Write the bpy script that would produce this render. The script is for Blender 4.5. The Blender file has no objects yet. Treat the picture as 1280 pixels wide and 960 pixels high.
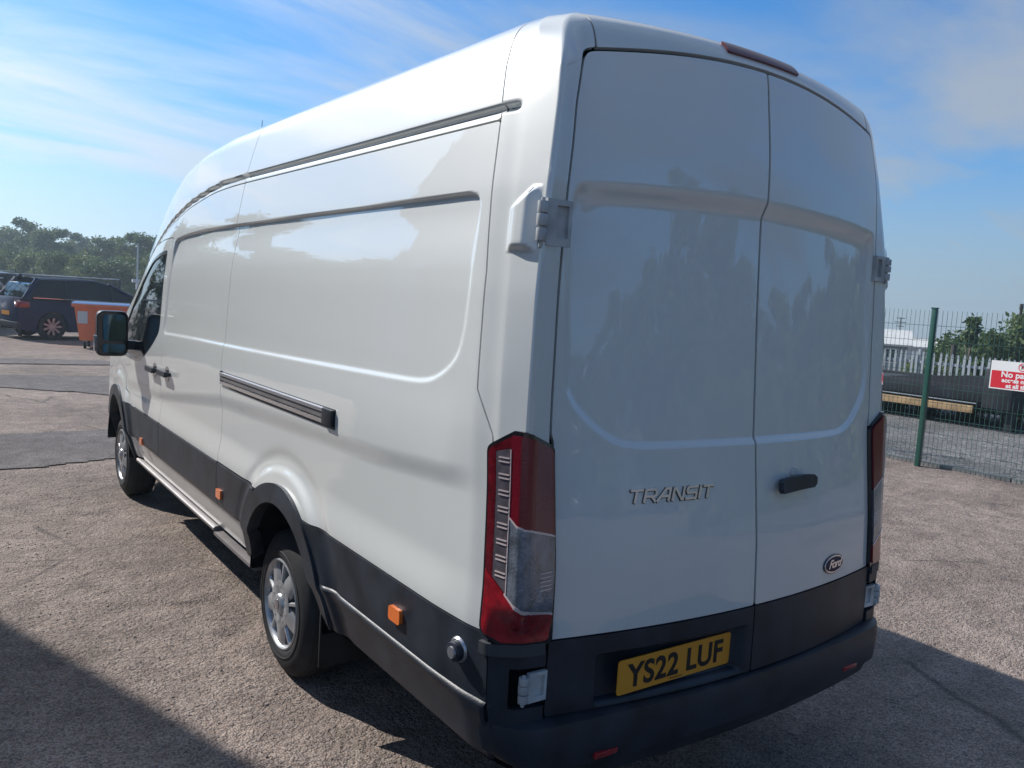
import bpy, bmesh, math, random
import numpy as np
from mathutils import Vector, Matrix, Quaternion
random.seed(7); rng = np.random.default_rng(7)
scn = bpy.context.scene
R = math.radians
# ------------------------------------------------------------------ camera
def make_camera(pos, yaw, pitch, roll, fpx):
    f = Vector((math.sin(yaw)*math.cos(pitch), math.cos(yaw)*math.cos(pitch), math.sin(pitch)))
    r = Vector((math.cos(yaw), -math.sin(yaw), 0)); u = r.cross(f)
    r2 = r*math.cos(roll)+u*math.sin(roll); u2 = -r*math.sin(roll)+u*math.cos(roll)
    cd = bpy.data.cameras.new('camera'); co = bpy.data.objects.new('camera', cd); scn.collection.objects.link(co)
    M = Matrix(((r2.x, u2.x, -f.x, pos[0]), (r2.y, u2.y, -f.y, pos[1]), (r2.z, u2.z, -f.z, pos[2]), (0, 0, 0, 1)))
    co.matrix_world = M
    cd.sensor_width = 36; cd.lens = fpx/1280*36; cd.clip_start = .05; cd.clip_end = 3000
    scn.camera = co
make_camera((-2.3298, -1.7498, 1.8198), .6243, -.0989, .0643, 1035.8)
# ------------------------------------------------------------------ sun and sky
SUN = Vector((-.60, 1.20, 1.0)).normalized()          # towards the sun
sun_el = math.asin(SUN.z); sun_az = math.atan2(SUN.x, SUN.y)
world = bpy.data.worlds.new('World'); scn.world = world; world.use_nodes = True
nt = world.node_tree; nt.nodes.clear()
def N(t, tree=None, **k):
    n = (tree or nt).nodes.new(t)
    for a, b in k.items(): setattr(n, a, b)
    return n
out = N('ShaderNodeOutputWorld'); bg = N('ShaderNodeBackground'); bg.inputs[1].default_value = .098
sky = N('ShaderNodeTexSky', sky_type='NISHITA'); sky.sun_disc = False; sky.sun_elevation = sun_el; sky.sun_rotation = sun_az
sky.air_density = 1.0; sky.dust_density = .3; sky.ozone_density = 3.0
tc = N('ShaderNodeTexCoord'); sep = N('ShaderNodeSeparateXYZ'); nt.links.new(tc.outputs['Generated'], sep.inputs[0])
# project the view direction on a high plane so that the clouds stretch towards the horizon
zz = N('ShaderNodeMath', operation='ADD'); zz.inputs[1].default_value = .16; nt.links.new(sep.outputs[2], zz.inputs[0])
zm = N('ShaderNodeMath', operation='MAXIMUM'); zm.inputs[1].default_value = .05; nt.links.new(zz.outputs[0], zm.inputs[0])
dx = N('ShaderNodeMath', operation='DIVIDE'); nt.links.new(sep.outputs[0], dx.inputs[0]); nt.links.new(zm.outputs[0], dx.inputs[1])
dy = N('ShaderNodeMath', operation='DIVIDE'); nt.links.new(sep.outputs[1], dy.inputs[0]); nt.links.new(zm.outputs[0], dy.inputs[1])
cmb = N('ShaderNodeCombineXYZ'); nt.links.new(dx.outputs[0], cmb.inputs[0]); nt.links.new(dy.outputs[0], cmb.inputs[1])
mp = N('ShaderNodeMapping'); mp.inputs['Rotation'].default_value = (0, 0, R(-62)); mp.inputs['Scale'].default_value = (.55, 1.5, 1)
mp.inputs['Location'].default_value = (2.5, 8.8, 0)
nt.links.new(cmb.outputs[0], mp.inputs[0])
n1 = N('ShaderNodeTexNoise'); n1.inputs['Scale'].default_value = .9; n1.inputs['Detail'].default_value = 9; n1.inputs['Roughness'].default_value = .58; n1.inputs['Distortion'].default_value = .5
nt.links.new(mp.outputs[0], n1.inputs['Vector'])
cr = N('ShaderNodeMapRange'); cr.interpolation_type = 'SMOOTHSTEP'; cr.inputs[1].default_value = .34; cr.inputs[2].default_value = .66; cr.inputs[4].default_value = .86
nt.links.new(n1.outputs[0], cr.inputs[0])
# thin veil towards the horizon
hz = N('ShaderNodeMapRange'); hz.interpolation_type = 'SMOOTHSTEP'; hz.inputs[1].default_value = .26; hz.inputs[2].default_value = -.02; hz.inputs[3].default_value = 0; hz.inputs[4].default_value = .88
nt.links.new(sep.outputs[2], hz.inputs[0])
mx0 = N('ShaderNodeMath', operation='MAXIMUM'); nt.links.new(cr.outputs[0], mx0.inputs[0]); nt.links.new(hz.outputs[0], mx0.inputs[1])
# cloud brightness follows the sky's own brightness towards the sun
dot = N('ShaderNodeVectorMath', operation='DOT_PRODUCT'); dot.inputs[1].default_value = SUN; nt.links.new(tc.outputs['Generated'], dot.inputs[0])
cb = N('ShaderNodeMapRange'); cb.interpolation_type = 'SMOOTHSTEP'; cb.inputs[1].default_value = -.8; cb.inputs[2].default_value = .1; cb.inputs[3].default_value = 1.4; cb.inputs[4].default_value = 4.2
nt.links.new(dot.outputs['Value'], cb.inputs[0])
cb2 = N('ShaderNodeMapRange'); cb2.interpolation_type = 'SMOOTHSTEP'; cb2.inputs[1].default_value = .42; cb2.inputs[2].default_value = .95; cb2.inputs[3].default_value = 0; cb2.inputs[4].default_value = 5.4; nt.links.new(dot.outputs['Value'], cb2.inputs[0])
cbs = N('ShaderNodeMath', operation='ADD'); nt.links.new(cb.outputs[0], cbs.inputs[0]); nt.links.new(cb2.outputs[0], cbs.inputs[1])
cc = N('ShaderNodeVectorMath', operation='SCALE'); cc.inputs[0].default_value = (.89, .98, 1.09); nt.links.new(cbs.outputs[0], cc.inputs['Scale'])
mix = N('ShaderNodeMix', data_type='RGBA'); nt.links.new(mx0.outputs[0], mix.inputs[0]); tint = N('ShaderNodeVectorMath', operation='MULTIPLY'); tint.inputs[1].default_value = (.36, .93, 1.36); nt.links.new(sky.outputs[0], tint.inputs[0]); nt.links.new(tint.outputs[0], mix.inputs[6]); nt.links.new(cc.outputs[0], mix.inputs[7])
nt.links.new(mix.outputs[2], bg.inputs[0]); nt.links.new(bg.outputs[0], out.inputs[0])
sl = bpy.data.lights.new('sun', 'SUN'); sl.energy = 5.0; sl.angle = R(.53); sl.color = (1, .965, .92)
so = bpy.data.objects.new('sun', sl); scn.collection.objects.link(so); so.rotation_euler = (-SUN).to_track_quat('-Z', 'Y').to_euler()
vs = scn.view_settings; vs.view_transform = 'Standard'; vs.look = 'None'; vs.exposure = 0.22; vs.gamma = 1
# ------------------------------------------------------------------ materials
MAT = {}
def mat(name, col, rough=.5, metal=0, coat=0, spec=.5, noise=None, bump=None, alpha=1, trans=0, ior=1.5, coat_rough=.03):
    if name in MAT: return MAT[name]
    m = bpy.data.materials.new(name); m.use_nodes = True; t = m.node_tree; b = t.nodes['Principled BSDF']
    b.inputs['Base Color'].default_value = (*col, 1); b.inputs['Roughness'].default_value = rough; b.inputs['Metallic'].default_value = metal
    b.inputs['Coat Weight'].default_value = coat; b.inputs['Coat IOR'].default_value = 1.65 if name == 'white_paint' else 1.5; b.inputs['Coat Roughness'].default_value = coat_rough; b.inputs['Specular IOR Level'].default_value = spec
    b.inputs['Alpha'].default_value = alpha; b.inputs['Transmission Weight'].default_value = trans; b.inputs['IOR'].default_value = ior
    tcn = N('ShaderNodeTexCoord', t)
    if noise:      # (scale, amount)  multiplies the colour by 1 +- amount
        nz = N('ShaderNodeTexNoise', t); nz.inputs['Scale'].default_value = noise[0]; nz.inputs['Detail'].default_value = 6
        t.links.new(tcn.outputs['Object'], nz.inputs['Vector'])
        mr = N('ShaderNodeMapRange', t); mr.inputs[1].default_value = .3; mr.inputs[2].default_value = .7
        mr.inputs[3].default_value = 1-noise[1]; mr.inputs[4].default_value = 1+noise[1]; t.links.new(nz.outputs[0], mr.inputs[0])
        sc = N('ShaderNodeVectorMath', t, operation='SCALE'); sc.inputs[0].default_value = col
        t.links.new(mr.outputs[0], sc.inputs['Scale']); t.links.new(sc.outputs[0], b.inputs['Base Color'])
    if bump:       # (scale, distance)
        nz = N('ShaderNodeTexNoise', t); nz.inputs['Scale'].default_value = bump[0]; nz.inputs['Detail'].default_value = 4
        t.links.new(tcn.outputs['Object'], nz.inputs['Vector'])
        bp = N('ShaderNodeBump', t); bp.inputs['Distance'].default_value = bump[1]; bp.inputs['Strength'].default_value = 1
        t.links.new(nz.outputs[0], bp.inputs['Height']); t.links.new(bp.outputs[0], b.inputs['Normal'])
        if coat: t.links.new(bp.outputs[0], b.inputs['Coat Normal'])
    MAT[name] = m; return m
# van paint: white lacquer with faint orange peel and road dust on the lower body
def paint():
    m = mat('white_paint', (.66, .67, .64), .42, coat=1.0, bump=(3.0, .0012), coat_rough=.02)
    t = m.node_tree; b = t.nodes['Principled BSDF']
    tcn = N('ShaderNodeTexCoord', t); sp = N('ShaderNodeSeparateXYZ', t); t.links.new(tcn.outputs['Object'], sp.inputs[0])
    nz = N('ShaderNodeTexNoise', t); nz.inputs['Scale'].default_value = 2.2; nz.inputs['Detail'].default_value = 8; nz.inputs['Roughness'].default_value = .65
    t.links.new(tcn.outputs['Object'], nz.inputs['Vector'])
    zr = N('ShaderNodeMapRange', t); zr.inputs[1].default_value = 1.5; zr.inputs[2].default_value = .4; zr.inputs[3].default_value = 0; zr.inputs[4].default_value = .55
    t.links.new(sp.outputs[2], zr.inputs[0])
    mu0 = N('ShaderNodeMath', t, operation='MULTIPLY'); t.links.new(zr.outputs[0], mu0.inputs[0]); t.links.new(nz.outputs[0], mu0.inputs[1])
    # faint rain streaks that run down the panels
    ms_ = N('ShaderNodeMapping', t); ms_.inputs['Scale'].default_value = (26, 26, .9); t.links.new(tcn.outputs['Object'], ms_.inputs[0])
    ns_ = N('ShaderNodeTexNoise', t); ns_.inputs['Scale'].default_value = 1; ns_.inputs['Detail'].default_value = 5; ns_.inputs['Roughness'].default_value = .7; t.links.new(ms_.outputs[0], ns_.inputs['Vector'])
    sr_ = N('ShaderNodeMapRange', t); sr_.inputs[1].default_value = .52; sr_.inputs[2].default_value = .78; sr_.inputs[3].default_value = 0; sr_.inputs[4].default_value = .06; t.links.new(ns_.outputs[0], sr_.inputs[0])
    nf_ = N('ShaderNodeTexNoise', t); nf_.inputs['Scale'].default_value = 160; nf_.inputs['Detail'].default_value = 2; t.links.new(tcn.outputs['Object'], nf_.inputs['Vector'])
    fr_ = N('ShaderNodeMapRange', t); fr_.inputs[1].default_value = .66; fr_.inputs[2].default_value = .74; fr_.inputs[3].default_value = 0; fr_.inputs[4].default_value = .16; t.links.new(nf_.outputs[0], fr_.inputs[0])
    a1_ = N('ShaderNodeMath', t, operation='ADD'); t.links.new(mu0.outputs[0], a1_.inputs[0]); t.links.new(sr_.outputs[0], a1_.inputs[1])
    mu = N('ShaderNodeMath', t, operation='ADD', use_clamp=True); t.links.new(a1_.outputs[0], mu.inputs[0]); t.links.new(fr_.outputs[0], mu.inputs[1])
    mi = N('ShaderNodeMix', t, data_type='RGBA'); mi.inputs[6].default_value = (.66, .67, .64, 1); mi.inputs[7].default_value = (.46, .43, .38, 1)
    t.links.new(mu.outputs[0], mi.inputs[0]); t.links.new(mi.outputs[2], b.inputs['Base Color'])
    rr = N('ShaderNodeMapRange', t); rr.inputs[3].default_value = .01; rr.inputs[4].default_value = .12; t.links.new(mu0.outputs[0], rr.inputs[0])
    t.links.new(rr.outputs[0], b.inputs['Coat Roughness'])
    return m
paint()
mat('black_trim', (.019, .024, .033), .42, spec=.45, noise=(7, .5), bump=(260, .0009))
mat('gloss_black', (.012, .013, .016), .12, coat=.5)
mat('inner_dark', (.006, .006, .007), .9, spec=.1)
mat('rubber', (.022, .022, .023), .75, spec=.3, noise=(9, .3), bump=(60, .001))
mat('wheel_silver', (.40, .41, .42), .34, metal=.55, noise=(14, .22))
mat('chrome', (.72, .72, .74), .12, metal=1)
mat('brushed', (.50, .50, .52), .32, metal=.8)
mat('step_metal', (.19, .175, .17), .5, metal=.3, noise=(4, .25))
mat('tinted_glass', (.008, .012, .018), .03, spec=.35)
mat('lens_rim', (.11, .004, .009), .15, coat=1, noise=(30, .3), bump=(120, .001))
mat('lens_high', (.10, .006, .014), .3, coat=.25)
mat('badge_silver', (.96, .90, .88), .32, metal=.9)
mat('lens_red', (.26, .006, .012), .12, coat=1, noise=(30, .35), bump=(120, .001))
mat('lens_deep', (.16, .005, .014), .25, coat=.35, bump=(160, .001))
mat('lens_clear', (.15, .165, .19), .15, metal=.1, coat=1, noise=(22, .45), bump=(110, .0015))
mat('lens_grey', (.10, .085, .095), .2, coat=1, noise=(30, .3))
mat('lens_strip', (.62, .50, .47), .25, coat=1)
mat('amber', (.85, .19, .03), .25, coat=1, bump=(160, .0008))
mat('plate_yellow', (.72, .30, .02), .38, coat=.5)
mat('plate_black', (.012, .012, .012), .4)
mat('hinge_white', (.42, .43, .43), .4, coat=.4, noise=(12, .3))
mat('bumper_top', (.05, .052, .058), .5, noise=(5, .2))
# ------------------------------------------------------------------ object helpers
def link(o): scn.collection.objects.link(o); return o
def thing(name, label, cat, loc=(0, 0, 0), rz=0, group=None):
    o = bpy.data.objects.new(name, None); link(o); o.location = loc; o.rotation_euler = (0, 0, rz)
    o.empty_display_size = .2; o['label'] = label; o['category'] = cat
    if group: o['group'] = group
    return o
def tag(o, label=None, cat=None, group=None, kind=None):
    if label: o['label'] = label
    if cat: o['category'] = cat
    if group: o['group'] = group
    if kind: o['kind'] = kind
    return o
def from_np(name, V, F, m, parent=None, smooth=True, normals=None, mesh=None):
    me = bpy.data.meshes.new(name)
    V = np.asarray(V, float)
    if isinstance(F, np.ndarray):
        k = F.shape[1]; me.vertices.add(len(V)); me.vertices.foreach_set('co', V.ravel())
        me.loops.add(F.size); me.loops.foreach_set('vertex_index', F.ravel().astype(np.int32))
        me.polygons.add(len(F)); me.polygons.foreach_set('loop_start', np.arange(0, F.size, k, dtype=np.int32))
        me.update(calc_edges=True)
    else:
        me.from_pydata([tuple(v) for v in V], [], F); me.update()
    me.validate()
    if smooth: me.polygons.foreach_set('use_smooth', [True]*len(me.polygons))
    if normals is not None and len(me.vertices) == len(normals): me.normals_split_custom_set_from_vertices([tuple(n) for n in normals])
    me.materials.append(MAT[m] if isinstance(m, str) else m)
    o = link(bpy.data.objects.new(name, me)); o.parent = parent
    return o
def bm_obj(name, bm, m, parent=None, smooth=False, bevel=0, seg=2, angle=35):
    if bevel:
        es = [e for e in bm.edges if len(e.link_faces) == 2 and e.calc_face_angle(0) > R(angle)]
        bmesh.ops.bevel(bm, geom=es, offset=bevel, segments=seg, profile=.6, affect='EDGES', clamp_overlap=True)
    bmesh.ops.recalc_face_normals(bm, faces=bm.faces)
    me = bpy.data.meshes.new(name); bm.to_mesh(me); bm.free()
    if smooth or bevel:
        me.polygons.foreach_set('use_smooth', [True]*len(me.polygons))
        if bevel or smooth == 'auto':
            me.set_sharp_from_angle(angle=R(38))
    me.materials.append(MAT[m] if isinstance(m, str) else m)
    o = link(bpy.data.objects.new(name, me)); o.parent = parent
    return o
def box(bm, x0, x1, y0, y1, z0, z1, M=None):
    r = bmesh.ops.create_cube(bm, size=1)
    T = Matrix.Translation(((x0+x1)/2, (y0+y1)/2, (z0+z1)/2)) @ Matrix.Diagonal((x1-x0, y1-y0, z1-z0, 1))
    if M is not None: T = M @ T
    bmesh.ops.transform(bm, matrix=T, verts=r['verts']); return r['verts']
def cyl(bm, p0, p1, r0, r1=None, n=16, caps=True):
    p0 = Vector(p0); p1 = Vector(p1); d = p1-p0
    r = bmesh.ops.create_cone(bm, cap_ends=caps, segments=n, radius1=r0, radius2=r0 if r1 is None else r1, depth=d.length)
    T = Matrix.Translation((p0+p1)/2) @ d.to_track_quat('Z', 'Y').to_matrix().to_4x4()
    bmesh.ops.transform(bm, matrix=T, verts=r['verts']); return r['verts']
def tube(bm, pts, r, n=8):
    for a, b in zip(pts[:-1], pts[1:]): cyl(bm, a, b, r, n=n)
def prism(bm, poly, d0, d1, fn):
    """poly 2-D points extruded between depths d0 and d1; fn(u,v,d)->xyz"""
    a = [bm.verts.new(fn(u, v, d0)) for u, v in poly]; b = [bm.verts.new(fn(u, v, d1)) for u, v in poly]
    bm.faces.new(a); bm.faces.new(b[::-1]); n = len(poly)
    for i in range(n): bm.faces.new((a[i], b[i], b[(i+1) % n], a[(i+1) % n]))
def lathe(prof, n=64, axis='X'):
    """prof list of (axial, radius) -> V,F around X axis"""
    th = np.linspace(0, 2*np.pi, n, endpoint=False); V = []; F = []
    for a, r in prof:
        for t in th: V.append((a, r*math.cos(t), r*math.sin(t)))
    m = len(prof)
    for i in range(m-1):
        for j in range(n): F.append((i*n+j, i*n+(j+1) % n, (i+1)*n+(j+1) % n, (i+1)*n+j))
    return V, F
def text_mesh(body, size, extrude, shear=0, offset=0, spacing=1, bevel=0):
    c = bpy.data.curves.new('txt', 'FONT'); c.body = body; c.size = size; c.extrude = extrude; c.shear = shear; c.offset = offset
    c.space_character = spacing; c.align_x = 'CENTER'; c.align_y = 'CENTER'; c.bevel_depth = bevel
    o = bpy.data.objects.new('txt', c); link(o); dg = bpy.context.evaluated_depsgraph_get()
    me = bpy.data.meshes.new_from_object(o.evaluated_get(dg)); bpy.data.objects.remove(o); bpy.data.curves.remove(c)
    me.name = 'lettering'; me.materials.clear(); return me
# ------------------------------------------------------------------ van body surface  P(s,t): s<0 left, |s| .84 door edge, .90 corner, 1.0 side fold, then forward along the side
def knots(k, sig, lo=-1, hi=10, step=.004):
    xs = np.arange(lo, hi, step); x = np.array([a for a, _ in k]); y = np.array([b for _, b in k]); ys = np.interp(xs, x, y)
    r = int(3*sig/step); ker = np.exp(-.5*(np.arange(-r, r+1)*step/sig)**2); ker /= ker.sum()
    ys = np.convolve(np.pad(ys, r, mode='edge'), ker, 'valid')
    return lambda q: np.interp(q, xs, ys)
fz = knots([(0, 0), (2.62, 2.62), (2.67, 2.66), (2.73, 2.695), (2.9, 2.722), (3.2, 2.735), (3.5, 2.738), (4, 2.738)], .02, 0, 4)
fW = knots([(.30, .90), (.40, .93), (.50, .965), (.58, .985), (.61, 1.0), (.87, 1.008), (1.0, 1.0), (1.2, 1.0), (1.45, 1.003), (1.6, .999), (1.85, .985), (2.0, .970), (2.15, .952), (2.34, .918), (2.42, .903), (2.53, .874), (2.62, .848), (2.67, .822), (2.73, .765), (2.9, .6), (3.2, .3), (3.5, .0), (4, 0)], .022, 0, 4)
def W(t): return np.where(t >= 3.5, 0, fW(t))
fyc = knots([(0, -.02), (.63, -.025), (.84, -.021), (1.05, -.007), (1.27, .021), (1.38, .035), (1.55, .047), (1.8, .060), (2.08, .072), (2.29, .081), (2.37, .088), (2.48, .103), (2.60, .124), (2.67, .155), (2.73, .215), (2.9, .37), (3.2, .75), (3.5, 1.2), (4, 1.2)], .025, 0, 4)
fD = knots([(0, .84), (.83, .835), (1.06, .829), (1.45, .829), (1.87, .818), (2.08, .808), (2.4, .78), (2.57, .745), (2.62, .735), (2.67, .72), (2.73, .66), (2.9, .52), (3.2, .26), (3.5, 0), (4, 0)], .02, 0, 4)
fSx = knots([(0, .925), (.85, .918), (1.46, .905), (1.85, .894), (2.13, .868), (2.4, .825), (2.58, .80), (2.62, .795), (2.67, .772), (2.73, .71), (2.9, .56), (3.2, .28), (3.5, 0), (4, 0)], .02, 0, 4)
fSy = knots([(0, .06), (.85, .085), (1.46, .128), (1.85, .142), (2.13, .158), (2.4, .190), (2.58, .222), (2.62, .235), (2.67, .255), (2.73, .30), (2.9, .44), (3.2, .82), (3.5, 1.22), (4, 1.22)], .02, 0, 4)
fKy = knots([(0, .13), (.85, .135), (1.3, .15), (1.45, .165), (1.88, .190), (2.15, .218), (2.49, .27), (2.62, .31), (2.67, .34), (2.73, .37), (2.9, .49), (3.2, .86), (3.5, 1.24), (4, 1.24)], .02, 0, 4)
fzt = knots([(-1, 2.735), (3.3, 2.735), (3.86, 2.70), (4.28, 2.63), (4.6, 2.51), (4.86, 2.36), (5.05, 2.21), (5.3, 2.03), (5.57, 1.86), (5.94, 1.60), (6.2, 1.38), (6.5, 1.27), (6.8, 1.2), (9, 1.2)], .07, -1, 9)
fWf = knots([(-1, 1), (4.9, 1), (5.6, .985), (6.3, .93), (9, .9)], .2, -1, 9)
def sst(x): x = np.clip(x, 0, 1); return x*x*(3-2*x)
def softmin(ds, k):
    a = np.stack(ds); m = a.min(0); return m - k*np.log(np.exp(-(a-m)/k).sum(0)) + 0*m
def poly_in(px, py, poly, k=None):
    """signed inside distance to a convex counter-clockwise polygon"""
    ds = []
    for (ax, ay), (bx, by) in zip(poly, poly[1:]+poly[:1]):
        L = math.hypot(bx-ax, by-ay); ds.append(((bx-ax)*(py-ay)-(by-ay)*(px-ax))/L)
    return softmin(ds, k) if k else np.min(ds, axis=0)
REC_SIDE = [(.62, 1.475), (1.9, 1.468), (2.73, 1.452), (4.11, 1.405), (4.04, 2.135), (2.7, 2.150), (.385, 2.155), (.345, 1.78), (.375, 1.63)]
# in s (scaled to .84) and t
REC_REAR = [(-.62, 1.390), (.62, 1.390), (.815, 1.55), (.83, 1.9), (.83, 2.19), (.0, 2.235), (-.83, 2.19), (-.83, 1.9), (-.815, 1.55)]
AR, AF = (1.765, .41), (5.60, .41)
def tcrease(Y): return 2.392 - .09*np.clip((Y-2.7)/1.44, 0, None)**2
def shoulder(Y): return np.interp(Y, [0, .2, .87, 1.4, 2.05, 2.75, 4.2, 6], [1.30, 1.29, 1.245, 1.23, 1.21, 1.185, 1.03, .95])
def surf_raw(s, t):
    a = np.abs(s); D, Sx, Sy, Ky, Wt = fD(t), fSx(t), fSy(t), fKy(t), W(t)
    lf = (s < 0)*sst((t-.86)/.12)*(1-sst((t-2.48)/.2)); Sx = Sx+.055*lf; Sy = Sy-.072*lf
    yc = fyc(t); cur = .09*np.clip(D/.84, 0, 1)
    ar = np.clip(a, 0, .84)/.84
    Xr = D*ar; Yr = yc+cur*ar**2
    Yd = yc+cur
    # rear recess of the doors
    d = poly_in(s, t, REC_REAR, .025)
    top = sst((t-1.42)/.75)
    wid = .021+.054*sst((t-2.0)/.12)*sst((.80-a)/.06)
    Yr = Yr+(.011+.014*top)*sst(d/wid)*(a < .845)
    # number plate pocket in the left door's lower trim
    pk = np.minimum.reduce([(-s-.035)/.025, (.668+s)/.025, (t-.606)/.016, (.775-t)/.018]); Yr = Yr+.046*sst(pk)
    u = np.clip((a-.84)/.06, 0, 1); X1 = D+(Sx-D)*u; Y1 = Yd+(Sy-Yd)*u
    u2 = np.clip((a-.90)/.10, 0, 1); Kx = np.clip(Wt-.013, 0, None); X2 = Sx+(Kx-Sx)*u2; Y2 = Sy+(Ky-Sy)*u2
    Y3 = np.where(a < 1.4, Ky+(a-1.0)*(np.maximum(.6, Ky+.05)-Ky)/.4, np.maximum(.6, Ky+.05)+(a-1.4)*1.0)
    nose = np.clip((a-7.1)/.8, 0, 1)*np.pi/2
    Yb = 6.3+.4*np.sin(nose)
    Y3 = np.where(a > 7.1, Yb, Y3)
    fr = sst((Y3-Ky)/.12)
    Wv = Kx+(Wt-Kx)*fr
    dx = np.zeros_like(Y3)
    # shoulder: the panel above stands proud of the one below
    ends = sst((Y3-.18)/.25)
    sh = shoulder(Y3)
    dx += .013*sst((t-sh+.045)/.09)*sst((1.60-t)/.3)*ends
    dx += .012*sst((1.02-t)/.16)*sst((t-.6)/.05)*sst((Y3-.15)/.3)*(1-.0*Y3)
    # recess of the load bay panel
    ds_ = poly_in(Y3, t, REC_SIDE, .022)
    dx -= (.007+.012*sst((t-1.9)/.2))*sst(ds_/(.024-.014*sst((t-1.9)/.2)))
    # rain channel crease below the roof
    tcv = tcrease(Y3); e = sst((a-1.03)/.03)
    dx -= .024*np.exp(-np.abs((t-tcv)/.0115)**4)*e
    # wheel arch swell
    for A, rr in ((AR, .62), (AF, .66)):
        dd = np.hypot(Y3-A[0], np.maximum(t-A[1], 0))
        dx += .016*sst((rr-dd)/.05)*(t < 1.3)
        dx -= .006*np.exp(-((dd-rr-.03)/.035)**2)*(t < 1.25)
    # lower body tuck is in W; the ledge of the cladding behind the wheel
    dx += .012*sst((.650-t)/.008)*sst((AR[0]-.47-Y3)/.07)
    hb = np.minimum.reduce([(a-.925)/.020, (1.022-a)/.045, (t-1.955)/.030, (2.150-.9*np.maximum(a-.945, 0)-t)/.030])
    hb = sst(hb)
    X2 = X2+.026*hb; Y2 = Y2-.002*hb
    X3 = (Wv+(dx+.026*hb)*(Wt > .3))*fWf(Y3)*np.where(a > 7.1, np.cos(nose)*.999+.001, 1)
    X = np.where(a <= .84, Xr, np.where(a <= .9, X1, np.where(a <= 1.0, X2, X3)))
    Y = np.where(a <= .84, Yr, np.where(a <= .9, Y1, np.where(a <= 1.0, Y2, Y3)))
    Z = fz(t)+.035*sst((t-2.5)/.15)*np.clip(1-(X/.85)**2, 0, 1)
    h = (fzt(Y)-1.2)/(2.735-1.2)
    Z = np.where(Z > 1.2, 1.2+(Z-1.2)*h, Z)
    # the right hinge of the nose: bumper rounding
    return np.stack([np.sign(s+1e-12)*X, Y, Z], -1)
def surf(s, t):
    p = 0
    for d, w in ((-.009, .25), (0, .5), (.009, .25)):
        p = p+w*surf_raw(np.where(np.abs(s) > .02, s+d*np.sign(s), s), t)
    return p
def surfN(s, t, e=.0025):
    a = surf(s+e, t)-surf(s-e, t); b = surf(s, t+e)-surf(s, t-e)
    n = np.cross(a, b); n /= np.maximum(np.linalg.norm(n, axis=-1, keepdims=True), 1e-12)
    c = surf(s, t); outw = c-np.array([0, 3.0, 1.3]); 
    # orientation: s increases left->right over the rear, so the normal points back; fix by sign
    sg = np.where(np.abs(s) < .95, np.sign(-n[..., 1]+1e-9), np.sign(n[..., 0]*np.sign(s)+1e-9))
    sg = np.where(t > 2.66, np.sign(n[..., 2]+1e-9), sg)
    sg = np.where(np.abs(s) > 7.4, np.where(t > 2.6, np.sign(n[..., 2]), np.sign(n[..., 1]+1e-9)), sg)
    return n*sg[..., None]
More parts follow.
